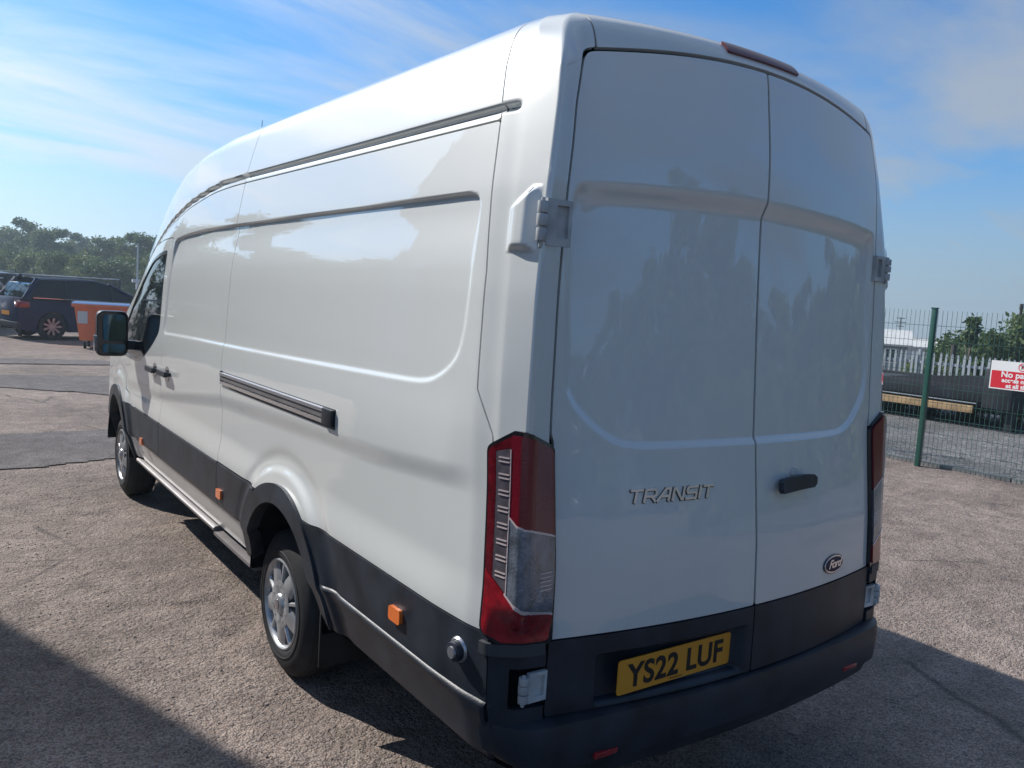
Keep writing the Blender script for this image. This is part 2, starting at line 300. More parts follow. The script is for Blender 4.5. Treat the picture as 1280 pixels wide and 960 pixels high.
def patch(name, rng_s, rng_t, ds, dt, mask, m, parent, off=0., lip=.02, side=None):
    """a sheet of the van surface cut to mask(s,t,P)>0, edges snapped on the outline, with a folded-in lip"""
    ns = max(2, int(round((rng_s[1]-rng_s[0])/ds))+1); ntt = max(2, int(round((rng_t[1]-rng_t[0])/dt))+1)
    S, T = np.meshgrid(np.linspace(*rng_s, ns), np.linspace(*rng_t, ntt), indexing='ij')
    def MK(s, t): return mask(s, t, surf_raw(s, t))
    Sc = (S[1:, 1:]+S[:-1, :-1])/2; Tc = (T[1:, 1:]+T[:-1, :-1])/2
    inside = MK(Sc, Tc) > 0
    cnt = np.zeros(S.shape, int); 
    for i in (0, 1):
        for j in (0, 1): cnt[i:i+ns-1, j:j+ntt-1] += inside
    used = cnt > 0
    edge = used & (cnt < 4)
    s_, t_ = S[edge], T[edge]
    for _ in range(3):
        v = MK(s_, t_); e = 1e-3
        gs = (MK(s_+e, t_)-MK(s_-e, t_))/(2*e); gt = (MK(s_, t_+e)-MK(s_, t_-e))/(2*e); g2 = gs**2+gt**2+1e-6
        ms = -v*gs/g2; mt = -v*gt/g2; L = np.hypot(ms/ds, mt/dt); f = np.minimum(1, .8/np.maximum(L, 1e-9))
        s_ = np.clip(s_+ms*f, *rng_s); t_ = np.clip(t_+mt*f, *rng_t)
    S = S.copy(); T = T.copy(); S[edge] = s_; T[edge] = t_
    idx = -np.ones(S.shape, int); idx[used] = np.arange(used.sum())
    P = surf(S[used], T[used]); Nn = surfN(S[used], T[used])
    P = P+Nn*off
    ii, jj = np.nonzero(inside)
    F = np.stack([idx[ii, jj], idx[ii+1, jj], idx[ii+1, jj+1], idx[ii, jj+1]], -1)
    # outward orientation
    q = P[F]; fn = np.cross(q[:, 1]-q[:, 0], q[:, 2]-q[:, 0]); wrong = (fn*Nn[F[:, 0]]).sum(-1).mean() < 0
    if wrong: F = F[:, ::-1]
    # lip
    E = {}
    for f in F:
        for a, b in ((f[0], f[1]), (f[1], f[2]), (f[2], f[3]), (f[3], f[0])):
            if (b, a) in E: del E[(b, a)]
            else: E[(a, b)] = 1
    if lip:
        be = np.array(list(E.keys())); 
        bv = np.unique(be); mp_ = {v: k for k, v in enumerate(bv)}; n0 = len(P); k = len(bv)
        P = np.concatenate([P, P[bv], P[bv]-Nn[bv]*lip])
        # lip normals: pointing sideways from the face centre (approximate with edge cross)
        ln = np.zeros((k, 3))
        for a, b in be:
            v = np.cross(P[b]-P[a], Nn[a]); l = np.linalg.norm(v); v = v/l if l > 1e-9 else v
            ln[mp_[a]] += v; ln[mp_[b]] += v
        ln /= np.maximum(np.linalg.norm(ln, axis=1, keepdims=True), 1e-9)
        Nn = np.concatenate([Nn, ln, ln])
        LF = np.array([(n0+mp_[b], n0+mp_[a], n0+k+mp_[a], n0+k+mp_[b]) for a, b in be])
        F = np.concatenate([F, LF])
    return from_np(name, P, F, m, parent, True, Nn)
mn = lambda *a: np.minimum.reduce(a)
mxm = lambda *a: np.maximum.reduce(a)
G = .0034                                             # half a panel gap
YA, YB = 2.75, 4.10
def seamC(t): return np.interp(t, [.9, 1.36, 1.435, 1.56, 1.9, 2.195, 2.38, 2.53, 2.67, 4], [.168, .178, .186, .269, .289, .334, .362, .405, .42, .42])
def arch(Y, t, A, r): return np.hypot(Y-A[0], np.maximum(t-A[1], 0))-r
XT = .705                                             # header joint on the roof
def tsm(Y): return tcrease(Y)-.036
def side_front(Y, Z):                                 # front door outline, inside distance
    return poly_in(Y, Z, [(4.10, .50), (5.0, .50), (5.14, .62), (5.28, .95), (5.80, 1.08), (5.92, 1.20), (5.13, 1.79), (4.73, 2.025), (4.44, 2.09), (4.10, 2.10)], .012)
WIN = [(4.21, 1.46), (4.36, 1.36), (4.78, 1.20), (5.82, 1.20), (5.06, 1.745), (4.68, 1.955), (4.42, 2.01), (4.21, 2.02)]
van = thing('panel_van', 'white high-roof long panel van with black lower cladding and yellow rear plate', 'van')
GR = .0055
def dedge(s, t):                                      # rear door opening, inside distance
    return softmin([.838-.008*sst((1.45-t)/.04)-np.abs(s), 2.612-.045*(s/.8)**2-t], .012)
for sg in (-1, 1):
    fine = sg < 0
    ds = .0105 if fine else .03; dt = .006 if fine else .02
    rs = lambda a, b: (a, b) if sg > 0 else (-b, -a)
    # rear quarter side panel (right side: the whole side panel)
    yend = YA if fine else YB
    o = patch('side_panel', rs(1.0, 3.7 if fine else 5.0), (.80, 2.44), ds, dt,
          lambda s, t, P: mn(P[..., 1]-seamC(t)-G, yend-G-P[..., 1], tsm(P[..., 1])-G-t, t-.861, arch(P[..., 1], t, AR, .53)), 'white_paint', van)
    # corner pillar
    patch('corner_pillar', rs(.60, 1.32), (1.36, 3.45), .006 if fine else .02, .008, lambda s, t, P: mn(seamC(t)-G-P[..., 1], np.abs(s)-(.838+G) if 0 else mxm(np.abs(s)-(.838+G), np.minimum(-dedge(s, t)-G*2, t-2.3)), t-1.38, mxm(np.abs(P[..., 0])-XT-G, 2.45-t), 3.42-t), 'white_paint', van)
    # cladding
    patch('side_cladding', rs(1.0, 2.65), (.42, .87), ds, .006, lambda s, t, P: mn(np.abs(s)-1.003, .8566-t, t-.47, arch(P[..., 1], t, AR, .525), AR[0]-P[..., 1]), 'black_trim', van, off=.004)
    patch('side_cladding', rs(2.9, 3.7 if fine else 5.0), (.56, .87), ds, .01, lambda s, t, P: mn(P[..., 1]-AR[0], (YA if fine else YB)-G-P[..., 1], .853-t, t-.612, arch(P[..., 1], t, AR, .525)), 'black_trim', van, off=.006)
    patch('arch_trim', rs(1.9, 3.4), (.38, .98), .011, .008, lambda s, t, P: mn(.532-np.hypot(P[..., 1]-AR[0], np.maximum(t-AR[1], 0)), arch(P[..., 1], t, AR, .447), t-np.where(P[..., 1] < AR[0], .47, .475)), 'black_trim', van, off=.018, lip=.06)
    patch('arch_trim', rs(5.8, 7.0), (.38, .98), .016, .012, lambda s, t, P: mn(.532-np.hypot(P[..., 1]-AF[0], np.maximum(t-AF[1], 0)), arch(P[..., 1], t, AF, .447), t-.44), 'black_trim', van, off=.018, lip=.06)
    patch('sill', rs(3.0, 6.1), (.36, .62), .03, .01, lambda s, t, P: mn(arch(P[..., 1], t, AR, .525), arch(P[..., 1], t, AF, .525), P[..., 1]-AR[0], .607-t, t-.455), 'white_paint', van, off=.0)
    # sliding door
    if fine:
        sd = patch('sliding_door', rs(3.5, 5.0), (.80, 2.44), ds, dt, lambda s, t, P: mn(P[..., 1]-YA-G, YB-G-P[..., 1], tsm(P[..., 1])-G-t, t-.857), 'white_paint', van)
        patch('door_cladding', rs(3.5, 5.0), (.56, .87), ds, .01, lambda s, t, P: mn(P[..., 1]-YA-G, YB-G-P[..., 1], .853-t, t-.612), 'black_trim', sd, off=.006)
    fd = patch('front_door', rs(4.8, 6.6), (.55, 2.7), .016, .012, lambda s, t, P: mn(side_front(P[..., 1], P[..., 2])-G, P[..., 1]-YB-G, P[..., 2]-.857, arch(P[..., 1], t, AF, .53), -poly_in(P[..., 1], P[..., 2], WIN, .015)+.002), 'white_paint', van)
    patch('door_cladding', rs(4.8, 6.2), (.56, .87), .016, .01, lambda s, t, P: mn(P[..., 1]-YB-G, .853-t, t-.612, arch(P[..., 1], t, AF, .525), AF[0]-P[..., 1]), 'black_trim', fd, off=.006)
    patch('side_window', rs(4.8, 6.6), (1.0, 2.7), .016, .012, lambda s, t, P: poly_in(P[..., 1], P[..., 2], WIN, .015)-.014, 'tinted_glass', fd, off=-.006)
    patch('window_seal', rs(4.8, 6.6), (1.0, 2.7), .012, .010, lambda s, t, P: mn(poly_in(P[..., 1], P[..., 2], WIN, .015)+.001, -poly_in(P[..., 1], P[..., 2], WIN, .015)+.02), 'gloss_black', fd, off=.001)
    # cab: front wing and A pillar
    patch('front_wing', rs(4.8, 7.9), (.62, 2.46), .025, .016, lambda s, t, P: mn(P[..., 1]-YB-G, tsm(P[..., 1])-G-t, -side_front(P[..., 1], P[..., 2])-G, t-.66, arch(P[..., 1], t, AF, .53), mxm(1.02-t, 5.3-P[..., 1]) if 0 else 10+0*t), 'white_paint', van)
# roof panels
patch('roof_panel', (-3.7, -1.0), (2.28, 3.5), .02, .012, lambda s, t, P: mn(t-tsm(P[..., 1])-G, P[..., 1]-np.maximum(seamC(t), .42*(t > 2.66))-G, YA-G-P[..., 1]), 'white_paint', van)
patch('roof_panel', (1.0, 3.7), (2.28, 3.5), .03, .02, lambda s, t, P: mn(t-tsm(P[..., 1])-G, P[..., 1]-np.maximum(seamC(t), .42*(t > 2.66))-G, YA-G-P[..., 1]), 'white_paint', van)
patch('rear_header', (-.95, .95), (2.5, 3.45), .01, .008, lambda s, t, P: mn(-dedge(s, t)-2*G, XT-G-np.abs(P[..., 0]), .42-G-P[..., 1], 3.42-t), 'white_paint', van)
for sg in (-1, 1):
    rs = lambda a, b: (a, b) if sg > 0 else (-b, -a)
    patch('cab_roof', rs(3.5, 7.9), (2.2, 3.5), .025, .014, lambda s, t, P: mn(t-tsm(P[..., 1])-G, P[..., 1]-YA-G, 4.75-P[..., 1]), 'white_paint', van)
    patch('bonnet', rs(6.6, 7.9), (2.2, 3.5), .025, .02, lambda s, t, P: mn(t-tsm(P[..., 1])-G, P[..., 1]-6.15), 'white_paint', van)
    patch('windscreen', rs(5.5, 7.2), (2.2, 3.5), .025, .02, lambda s, t, P: mn(t-tsm(P[..., 1])-G, P[..., 1]-4.755, 6.145-P[..., 1]), 'tinted_glass', van, off=-.004)
    patch('front_bumper', rs(6.9, 7.9), (.36, .66), .03, .02, lambda s, t, P: mn(P[..., 1]-AF[0]-.53, .655-t), 'black_trim', van, off=.01)
    hl = patch('headlight', rs(7.2, 7.65), (.82, 1.12), .02, .015, lambda s, t, P: mn(np.abs(s)-7.25, 7.6-np.abs(s), 1.10-t, t-.85), 'lens_clear', van, off=.008)
patch('grille', (7.66, 7.9), (.72, 1.12), .02, .02, lambda s, t, P: mn(7.9-s, t-.74), 'gloss_black', van, off=.008)
patch('grille', (-7.9, -7.66), (.72, 1.12), .02, .02, lambda s, t, P: mn(7.9+s, t-.74), 'gloss_black', van, off=.008)
# dark inner shell behind every gap
for sg in (-1, 1):
    rs = lambda a, b: (a, b) if sg > 0 else (-b, -a)
    patch('inner_shell', rs(.0, 7.9), (.42, 3.5), .05, .04, lambda s, t, P: mn(arch(P[..., 1], t, AR, .46), arch(P[..., 1], t, AF, .46), 10+0*t), 'inner_dark', van, off=-.024, lip=0)
# ------------------------------------------------------------------ rear doors
def rdoor(sg):
    # centre gap: the right hand door overlaps, split just left of centre
    x0 = .003
    m_ = lambda s, t, P: mn(sg*s-.0055, dedge(s, t)-GR*.8, t-.8385)
    d = patch('rear_door', (-.86, 0) if sg < 0 else (0, .86), (.80, 2.64), .008, .0075, m_, 'white_paint', van)
    patch('door_cladding', (-.86, 0) if sg < 0 else (0, .86), (.56, .85), .010, .008, lambda s, t, P: mn(sg*s-x0, .838-np.abs(s)-G, .834-t, t-.605), 'black_trim', d, off=.004)
    return d
rd_l = rdoor(-1); rd_r = rdoor(1)
def rear_y(x, z): 
    D = float(fD(np.array(z))); p = surf(np.array([x*.84/D]), np.array([z]))[0]; return p[1]
def on_rear(me_or_bm, x, z, out=.0, name='badge', m='chrome', parent=van, is_mesh=False, rot=0):
    """place a flat thing (local x right, y up, z out) on the rear face"""
    e = .03
    n = surfN(np.array([x*.84/.83]), np.array([z]))[0]; n = Vector(n)
    p = Vector((x, rear_y(x, z), z))+n*out
    zax = n; xax = Vector((0, 0, 1)).cross(zax).normalized(); yax = zax.cross(xax)
    M = Matrix((xax, yax, zax)).transposed().to_4x4(); M.translation = p
    return M @ Matrix.Rotation(rot, 4, 'Z')
def put_mesh(me, M, name, m, parent):
    me.transform(M); me.materials.clear(); me.materials.append(MAT[m]); o = link(bpy.data.objects.new(name, me)); o.parent = parent; return o
def stroke_letters(word, h, w, gap, th, depth, slant):
    """wide letters made of bars; returns a bmesh in the xy plane"""
    G_ = {'T': [[(0, 1), (1, 1)], [(.5, 1), (.5, 0)]], 'R': [[(0, 0), (0, 1), (.85, 1), (1, .85), (1, .55), (.85, .42), (.0, .42)], [(.6, .42), (1, 0)]],
          'A': [[(-.12, 0), (.55, 1), (.95, 1), (.95, 0)], [(.22, .36), (.95, .36)]], 'N': [[(0, 0), (0, 1), (.12, 1), (.88, 0), (1, 0), (1, 1)]],
          'S': [[(1, 1), (.12, 1), (0, .88), (0, .62), (.1, .5), (.9, .5), (1, .38), (1, .12), (.88, 0), (0, 0)]], 'I': [[(0, 0), (0, 1)]]}
    bm = bmesh.new(); x = 0
    for ch in word:
        ww = w if ch != 'I' else .0
        for pl in G_[ch]:
            for a, b in zip(pl[:-1], pl[1:]):
                A = Vector((x+a[0]*ww+slant*a[1]*h, a[1]*h, 0)); B = Vector((x+b[0]*ww+slant*b[1]*h, b[1]*h, 0)); d = (B-A).normalized(); n = Vector((-d.y, d.x, 0))*th/2; e_ = d*th*.45
                q = [A-e_-n, B+e_-n, B+e_+n, A-e_+n]
                prism(bm, [(v.x, v.y) for v in q], 0, depth, lambda u, v, dd: (u, v, dd))
        x += ww+gap
    tot = x-gap
    bmesh.ops.translate(bm, vec=(-tot/2-slant*h/2, -h/2, 0), verts=bm.verts); return bm
def conform(bm, xc, zc, out):
    P = np.array([v.co[:] for v in bm.verts]); t = zc+P[:, 1]; s_ = (xc+P[:, 0])*.84/fD(t); q = surf(s_, t)+surfN(s_, t)*(out+P[:, 2])[:, None]
    for v, c in zip(bm.verts, q): v.co = c
bm = stroke_letters('TRANSIT', .036, .0415, .0145, .0098, .002, .28); conform(bm, -.3885, 1.2458, .0006); bm_obj('lettering_shadow', bm, 'gloss_black', rd_l)  # wider black copy of the letters stands in for the shade around them
bm = stroke_letters('TRANSIT', .036, .0415, .0145, .0076, .004, .28)
conform(bm, -.387, 1.247, .001)
bm_obj('model_lettering', bm, 'badge_silver', rd_l)
# oval badge
bm = bmesh.new(); Mb = on_rear(None, .555, .905, .001)
el = lambda a, b, n=40: [(a*math.cos(i*2*math.pi/n), b*math.sin(i*2*math.pi/n)) for i in range(n)]
mat('badge_blue', (.006, .014, .045), .45, spec=.25)
ident = lambda u, v, d: Vector((u, v, d))
def ring_plate(a, b, d0, d1, nm, m, par, bev=0):
    bm = bmesh.new(); prism(bm, el(a, b), d0, d1, ident); bmesh.ops.recalc_face_normals(bm, faces=bm.faces)
    if bev: bmesh.ops.bevel(bm, geom=[e for e in bm.edges if e.calc_face_angle(0) > 1], offset=bev, segments=2, affect='EDGES')
    conform(bm, .503, .905, .0005); return bm_obj(nm, bm, m, par, smooth='auto')
ring_plate(.077, .0365, 0, .003, 'badge_rim', 'gloss_black', rd_r)
badge = ring_plate(.072, .0325, .003, .006, 'oval_badge', 'badge_silver', rd_r, .001)
ring_plate(.0665, .0275, .006, .0072, 'badge_field', 'badge_blue', badge)
me = text_mesh('Ford', .050, .0005, shear=.38, offset=.0014, spacing=.86)
bm = bmesh.new(); bm.from_mesh(me); bmesh.ops.translate(bm, vec=(0, .001, .0080), verts=bm.verts); bmesh.ops.scale(bm, vec=(1.12, .86, 1), verts=bm.verts); conform(bm, .503, .905, .0005)
bm_obj('badge_script', bm, 'badge_silver', badge)
# door handle on the right door
bm = bmesh.new(); Mh = on_rear(None, .204, 1.243, -.006) @ Matrix.Diagonal((.90, 1, .9, 1))
hp = [(-.112, -.030), (.0, -.024), (.098, -.022), (.116, -.010), (.118, .012), (.098, .024), (.04, .027), (-.09, .022), (-.118, .010), (-.120, -.016)]
prism(bm, hp, .028, .050, lambda u, v, d: Mh @ Vector((u, v, d)))
hd = bm_obj('door_handle', bm, 'black_trim', rd_r, bevel=.007, seg=3)
for u0, u1 in ((-.080, -.055), (.058, .083)):
    bm = bmesh.new(); prism(bm, [(u0, -.015), (u1, -.015), (u1, .015), (u0, .015)], -.004, .03, lambda u, v, d: Mh @ Vector((u, v, d))); bm_obj('handle_mount', bm, 'black_trim', hd)
bm = bmesh.new()
prism(bm, [(-.05+.052*math.cos(a), .008+.046*math.sin(a)) for a in np.linspace(0, 2*math.pi, 24, endpoint=False)], .001, .004, lambda u, v, d: Mh @ Vector((u+.055, v+.006, d)))
bm_obj('handle_cup', bm, 'hinge_white', hd)
bm = bmesh.new(); cyl(bm, Mh @ Vector((.01, .034, .002)), Mh @ Vector((.01, .034, .02)), .020, .016); bm_obj('lock_barrel', bm, 'hinge_white', hd, bevel=.002)
# number plate
xp, zp = -.5885, .632
bm = bmesh.new()
Mp = Matrix(((1, 0, 0, xp+.26), (0, 0, -1, .0), (0, 1, 0, zp+.0555), (0, 0, 0, 1)))
y0 = rear_y(-.5885, .69); y1 = rear_y(-.07, .69)
ang = math.atan2(y1-y0, .52)
Mp = Matrix.Translation((xp+.26, .016, zp+.0555)) @ Matrix.Rotation(math.pi/2, 4, 'X')
def rrect(w, h, r, n=4):
    P = []
    for cx, cy, a0 in ((w/2-r, h/2-r, 0), (-w/2+r, h/2-r, 90), (-w/2+r, -h/2+r, 180), (w/2-r, -h/2+r, 270)):
        for i in range(n+1): a = R(a0+90*i/n); P.append((cx+r*math.cos(a), cy+r*math.sin(a)))
    return P
prism(bm, rrect(.52, .111, .010), 0, .004, lambda u, v, d: Mp @ Vector((u, v, d)))
plate = bm_obj('number_plate', bm, 'plate_yellow', rd_l)
me = text_mesh('YS22 LUF', .104, .0005, offset=.0027, spacing=1.05)
xs = [v.co.x for v in me.vertices]; ys = [v.co.y for v in me.vertices]
kx = .445/(max(xs)-min(xs)); ky = .079/(max(ys)-min(ys)); cx = (max(xs)+min(xs))/2; cy = (max(ys)+min(ys))/2
put_mesh(me, Mp @ Matrix.Translation((.0, 0, .005)) @ Matrix.Diagonal((kx, ky, 1, 1)) @ Matrix.Translation((-cx, -cy, 0)), 'plate_characters', 'plate_black', plate)
bm = bmesh.new()
prism(bm, [(-.03, -.0492), (.03, -.0492), (.03, -.0465), (-.03, -.0465)], .004, .0046, lambda u, v, d: Mp @ Vector((u, v, d)))
bm_obj('plate_footer', bm, 'plate_black', plate)
# high brake light
m_ = lambda s, t, P: mn(.185-np.abs(P[..., 0]), t-2.640, 2.694-t)
patch('high_brake_light', (-.30, .30), (2.60, 2.74), .01, .005, m_, 'lens_high', van, off=.008, lip=.01)
# ------------------------------------------------------------------ bumper, corner pieces, hinges
def bumper_path(n=60):
    pts = []
    for i in range(n+1):
        x = -1+2*i/n
        pts.append(x)
    return pts
def bumper():
    prof = [(-.16, .600), (-.03, .602), (.0, .592), (.008, .56), (.006, .475), (.002, .452), (-.018, .440), (-.040, .385), (-.10, .372), (-.3, .37)]
    # plan: superellipse from left side round the back to the right side
    V = []; F = []; n = 90; path = []
    for i in range(n+1):
        u = -1+2*i/n
        if abs(u) < .8:
            x = .86*u/.8; y = -.040+.062*(x/.86)**2
        else:
            a = (abs(u)-.8)/.2; th = a*1.35; x = math.copysign(.86+.138*math.sin(th), u); y = .022+.15*(1-math.cos(th))**.9+.02*a
        path.append((x, y))
    path = [(path[0][0], .125)]+path+[(path[-1][0], .125)] if path[0][1] < .12 else path
    P = np.array(path); tg = np.gradient(P, axis=0); tg /= np.linalg.norm(tg, axis=1, keepdims=True); nr = np.stack([tg[:, 1], -tg[:, 0]], 1)
    m = len(prof)
    for (x, y), nn in zip(P, nr):
        sf = min(1, max(0, (abs(x)-.86)/.12))
        for o_, z in prof:
            o2 = o_-sf*max(0, .60-z)*.24; V.append((x+nn[0]*o2, max(y+nn[1]*o2, -.2), z+sf*max(0, .5-z)*.55))
    for i in range(len(P)-1):
        for j in range(m-1): F.append((i*m+j, i*m+j+1, (i+1)*m+j+1, (i+1)*m+j))
    o = from_np('rear_bumper', np.array(V), F, 'black_trim', van); o.data.set_sharp_from_angle(angle=R(25)); return o
bump = bumper()
for sg in (-1, 1):
    rs = lambda a, b: (a, b) if sg > 0 else (-b, -a)
    pocket = lambda s, t: np.maximum(np.abs(np.abs(s)-.886)-.046, np.abs(t-.705)-.060)
    patch('bumper_corner', rs(.84, 1.10), (.55, .84), .006, .006, lambda s, t, P: mn(np.abs(s)-.843, .998-np.abs(s), .812-t, t-.56, pocket(s, t)), 'black_trim', bump, off=.012, lip=.05)
    # lower hinge in its pocket, upper hinge with its raised housing
    for z, low in ((.705, True), (2.045, False)):
        pS = surf(np.array([sg*.885]), np.array([z]))[0]; 
        if low: c = Vector((sg*.888, pS[1]-.004, z)); 
        else: c = Vector((sg*.868 if sg < 0 else .846, pS[1]-.0, z))
        bm = bmesh.new(); hw = .040; w0 = -.03 if low else -.035; w1 = .040
        ku, kv = (.92, 1.12) if low else ((1.25, 1.6) if sg < 0 else (1.0, 1.25))
        if sg < 0 and not low: c.y = .098; c.x = -.914
        FN = lambda u, v, d: (c.x-sg*u*ku, c.y-d, c.z+v*kv)      # u towards the centre of the door, d outwards
        # hinge leaf: plate with a window
        for a, b, e0, e1 in ((-.010, .062, .030, hw), (-.010, .062, -hw, -.026), (-.010, .018, -.026, .030), (.052, .062, -.026, .030)):
            prism(bm, [(a, e0), (b, e0), (b, e1), (a, e1)], .0, .014, FN)
        prism(bm, [(.018, -.026), (.052, -.026), (.052, .030), (.018, .030)], .0, .004, FN)
        hg = bm_obj('door_hinge', bm, 'hinge_white', rd_l if sg < 0 else rd_r, bevel=.003)
        bm = bmesh.new()
        for z0, z1, rr in ((.014, .034, .013), (-.008, .012, .014), (-.034, -.012, .013)):
            cyl(bm, (c.x+sg*.026, c.y-.010, c.z+z0*kv), (c.x+sg*.026, c.y-.010, c.z+z1*kv), rr*1.15, n=14)
        cyl(bm, (c.x+sg*.026, c.y-.010, c.z-.045*kv), (c.x+sg*.026, c.y-.010, c.z+.040*kv), .006, n=10)
        for e0, e1 in ((-.030, -.016), (.014, .030)): prism(bm, [(-.024, e0), (-.006, e0), (-.006, e1), (-.024, e1)], .0, .016, FN)
        bm_obj('hinge_knuckle', bm, 'hinge_white', hg, bevel=.0015)
# dark pocket behind lower hinge
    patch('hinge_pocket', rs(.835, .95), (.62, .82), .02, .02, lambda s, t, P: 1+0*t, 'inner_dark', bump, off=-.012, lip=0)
# reflector in the bumper
bm = bmesh.new(); 
for sg in (-1, 1):
    bm = bmesh.new(); box(bm, sg*.64-.045, sg*.64+.045, -.020, .020, .468, .486); bm_obj('reflector', bm, 'lens_red', bump, bevel=.004)
bm = bmesh.new()
# ledge cap strips under the tail lights
for sg in (-1, 1):
    rs = lambda a, b: (a, b) if sg > 0 else (-b, -a)
    patch('bumper_cap', rs(.845, 1.10), (.795, .86), .008, .006, lambda s, t, P: mn(np.abs(s)-.848, 1.026-np.abs(s), .838-t, t-.802), 'bumper_top', bump, off=.017, lip=.04)
# ------------------------------------------------------------------ tail lights
def tail(sg):
    rs = lambda a, b: (a, b) if sg > 0 else (-b, -a)
    aS = np.abs
    def outline(s, t, P):
        a = np.abs(s); return softmin([a-.829, 1.030-a, t-.832-.55*np.maximum(a-.965, 0), 1.463-.62*np.maximum(a-.935, 0)-.85*np.maximum(.905-a, 0)-t], .006)
    lamp = patch('tail_light', rs(.82, 1.05), (.80, 1.48), .004, .005, outline, 'gloss_black', van, off=.014, lip=.03)
    IN = lambda s, t, P: outline(s, t, P)-.013
    split = .940
    foot = lambda s: .998+.75*(aS(s)-.94)
    lo = lambda s: 1.150+.75*(aS(s)-.845)
    top = lambda s: 1.413-.3*(aS(s)-split)
    m_strip = lambda s, t, P: mn(IN(s, t, P), aS(s)-split-.001, .989-aS(s), t-foot(s)-.003, top(s)-t)
    m_rtop = lambda s, t, P: mn(IN(s, t, P), split-aS(s), t-lo(s)-.003)
    m_clear = lambda s, t, P: mn(IN(s, t, P), split-.001-aS(s), lo(s)-.003-t, t-foot(s)-.004)
    m_foot = lambda s, t, P: mn(IN(s, t, P), foot(s)-.002-t)
    m_rim = lambda s, t, P: mn(IN(s, t, P), mxm(aS(s)-.990, t-top(s)-.001), t-foot(s), aS(s)-split)
    for nm, f, m in (('clear_strip', m_strip, 'lens_grey'), ('red_lens', m_rtop, 'lens_deep'), ('reversing_lens', m_clear, 'lens_clear'), ('red_lens', m_foot, 'lens_red'), ('red_lens', m_rim, 'lens_rim')):
        patch(nm, rs(.82, 1.05), (.80, 1.48), .0035, .0045, f, m, lamp, off=.020, lip=.008)
    for k in range(8):
        z = 1.047+k*.0465
        for dz in (0, .0115):
            patch('light_guide', rs(.935, .995), (z+dz-.006, z+dz+.009), .004, .0013, lambda s, t, P: mn(aS(s)-split-.003, .981-aS(s), .0019-np.abs(t-z-dz+.03*(aS(s)-.96))), 'lens_strip', lamp, off=.0225, lip=.002)
    patch('lens_edge', rs(.83, .95), (.90, 1.02), .0035, .0015, lambda s, t, P: mn(IN(s, t, P), .0035-np.abs(t-foot(s)), .945-aS(s)), 'lens_strip', lamp, off=.0215, lip=.003)
    patch('lens_edge', rs(.83, .95), (1.12, 1.26), .0035, .0015, lambda s, t, P: mn(IN(s, t, P), split-aS(s), .003-np.abs(t-lo(s))), 'lens_strip', lamp, off=.0215, lip=.003)
    patch('lens_edge', rs(.93, .95), (.98, 1.42), .0012, .01, lambda s, t, P: mn(.0014-np.abs(aS(s)-split), t-foot(s), top(s)-t), 'lens_strip', lamp, off=.0215, lip=.003)
    # ribbing inside the reversing lens
    for k in range(5):
        z = 1.005+k*.012
        patch('lens_rib', rs(.84, .90), (z-.004, z+.006), .004, .0013, lambda s, t, P: mn(m_clear(s, t, P)-.004, .0016-np.abs(t-z-.35*(aS(s)-.86)), .89-aS(s)), 'lens_strip', lamp, off=.0215, lip=.001)
tail(-1); tail(1)
# ------------------------------------------------------------------ side details (left)
def side_pt(Y, t, off=0, sg=-1):
    s = np.linspace(1.0, 7.0, 1200); p = surf_raw(s*sg, np.full_like(s, t)); i = np.interp(Y, p[:, 1], s)
    q = surf(np.array([i*sg]), np.array([t]))[0]; n = surfN(np.array([i*sg]), np.array([t]))[0]; return Vector(q+n*off), Vector(n)
for sg in (-1, 1):
    for Y, z in ((.645, .745), (2.68, .695), (4.62, .64)):
        p, n = side_pt(Y, z, 0, sg); bm = bmesh.new()
        prism(bm, rrect(.080, .050, .012), -.01, .018, lambda u, v, d: (p.x+n.x*d, Y+u, z+v))
        bm_obj('side_marker', bm, 'amber', van, bevel=.006)
    p, n = side_pt(.265, .77, 0, sg)
    bm = bmesh.new(); cyl(bm, (p.x-sg*.02, .265, .77), (p.x+sg*.030, .26, .767), .036, .030, n=24)
    s0 = bm_obj('parking_sensor', bm, 'black_trim', van, bevel=.004)
    bm = bmesh.new(); cyl(bm, (p.x+sg*.028, .26, .767), (p.x+sg*.036, .26, .767), .019, .018, n=24); bm_obj('sensor_face', bm, 'brushed', s0)
    bm = bmesh.new()
    for r0 in (2,): cyl(bm, (p.x-sg*.01, .265, .77), (p.x+sg*.012, .262, .769), .046, .036, n=24)
    bm_obj('sensor_ring', bm, 'brushed', s0, bevel=.004)
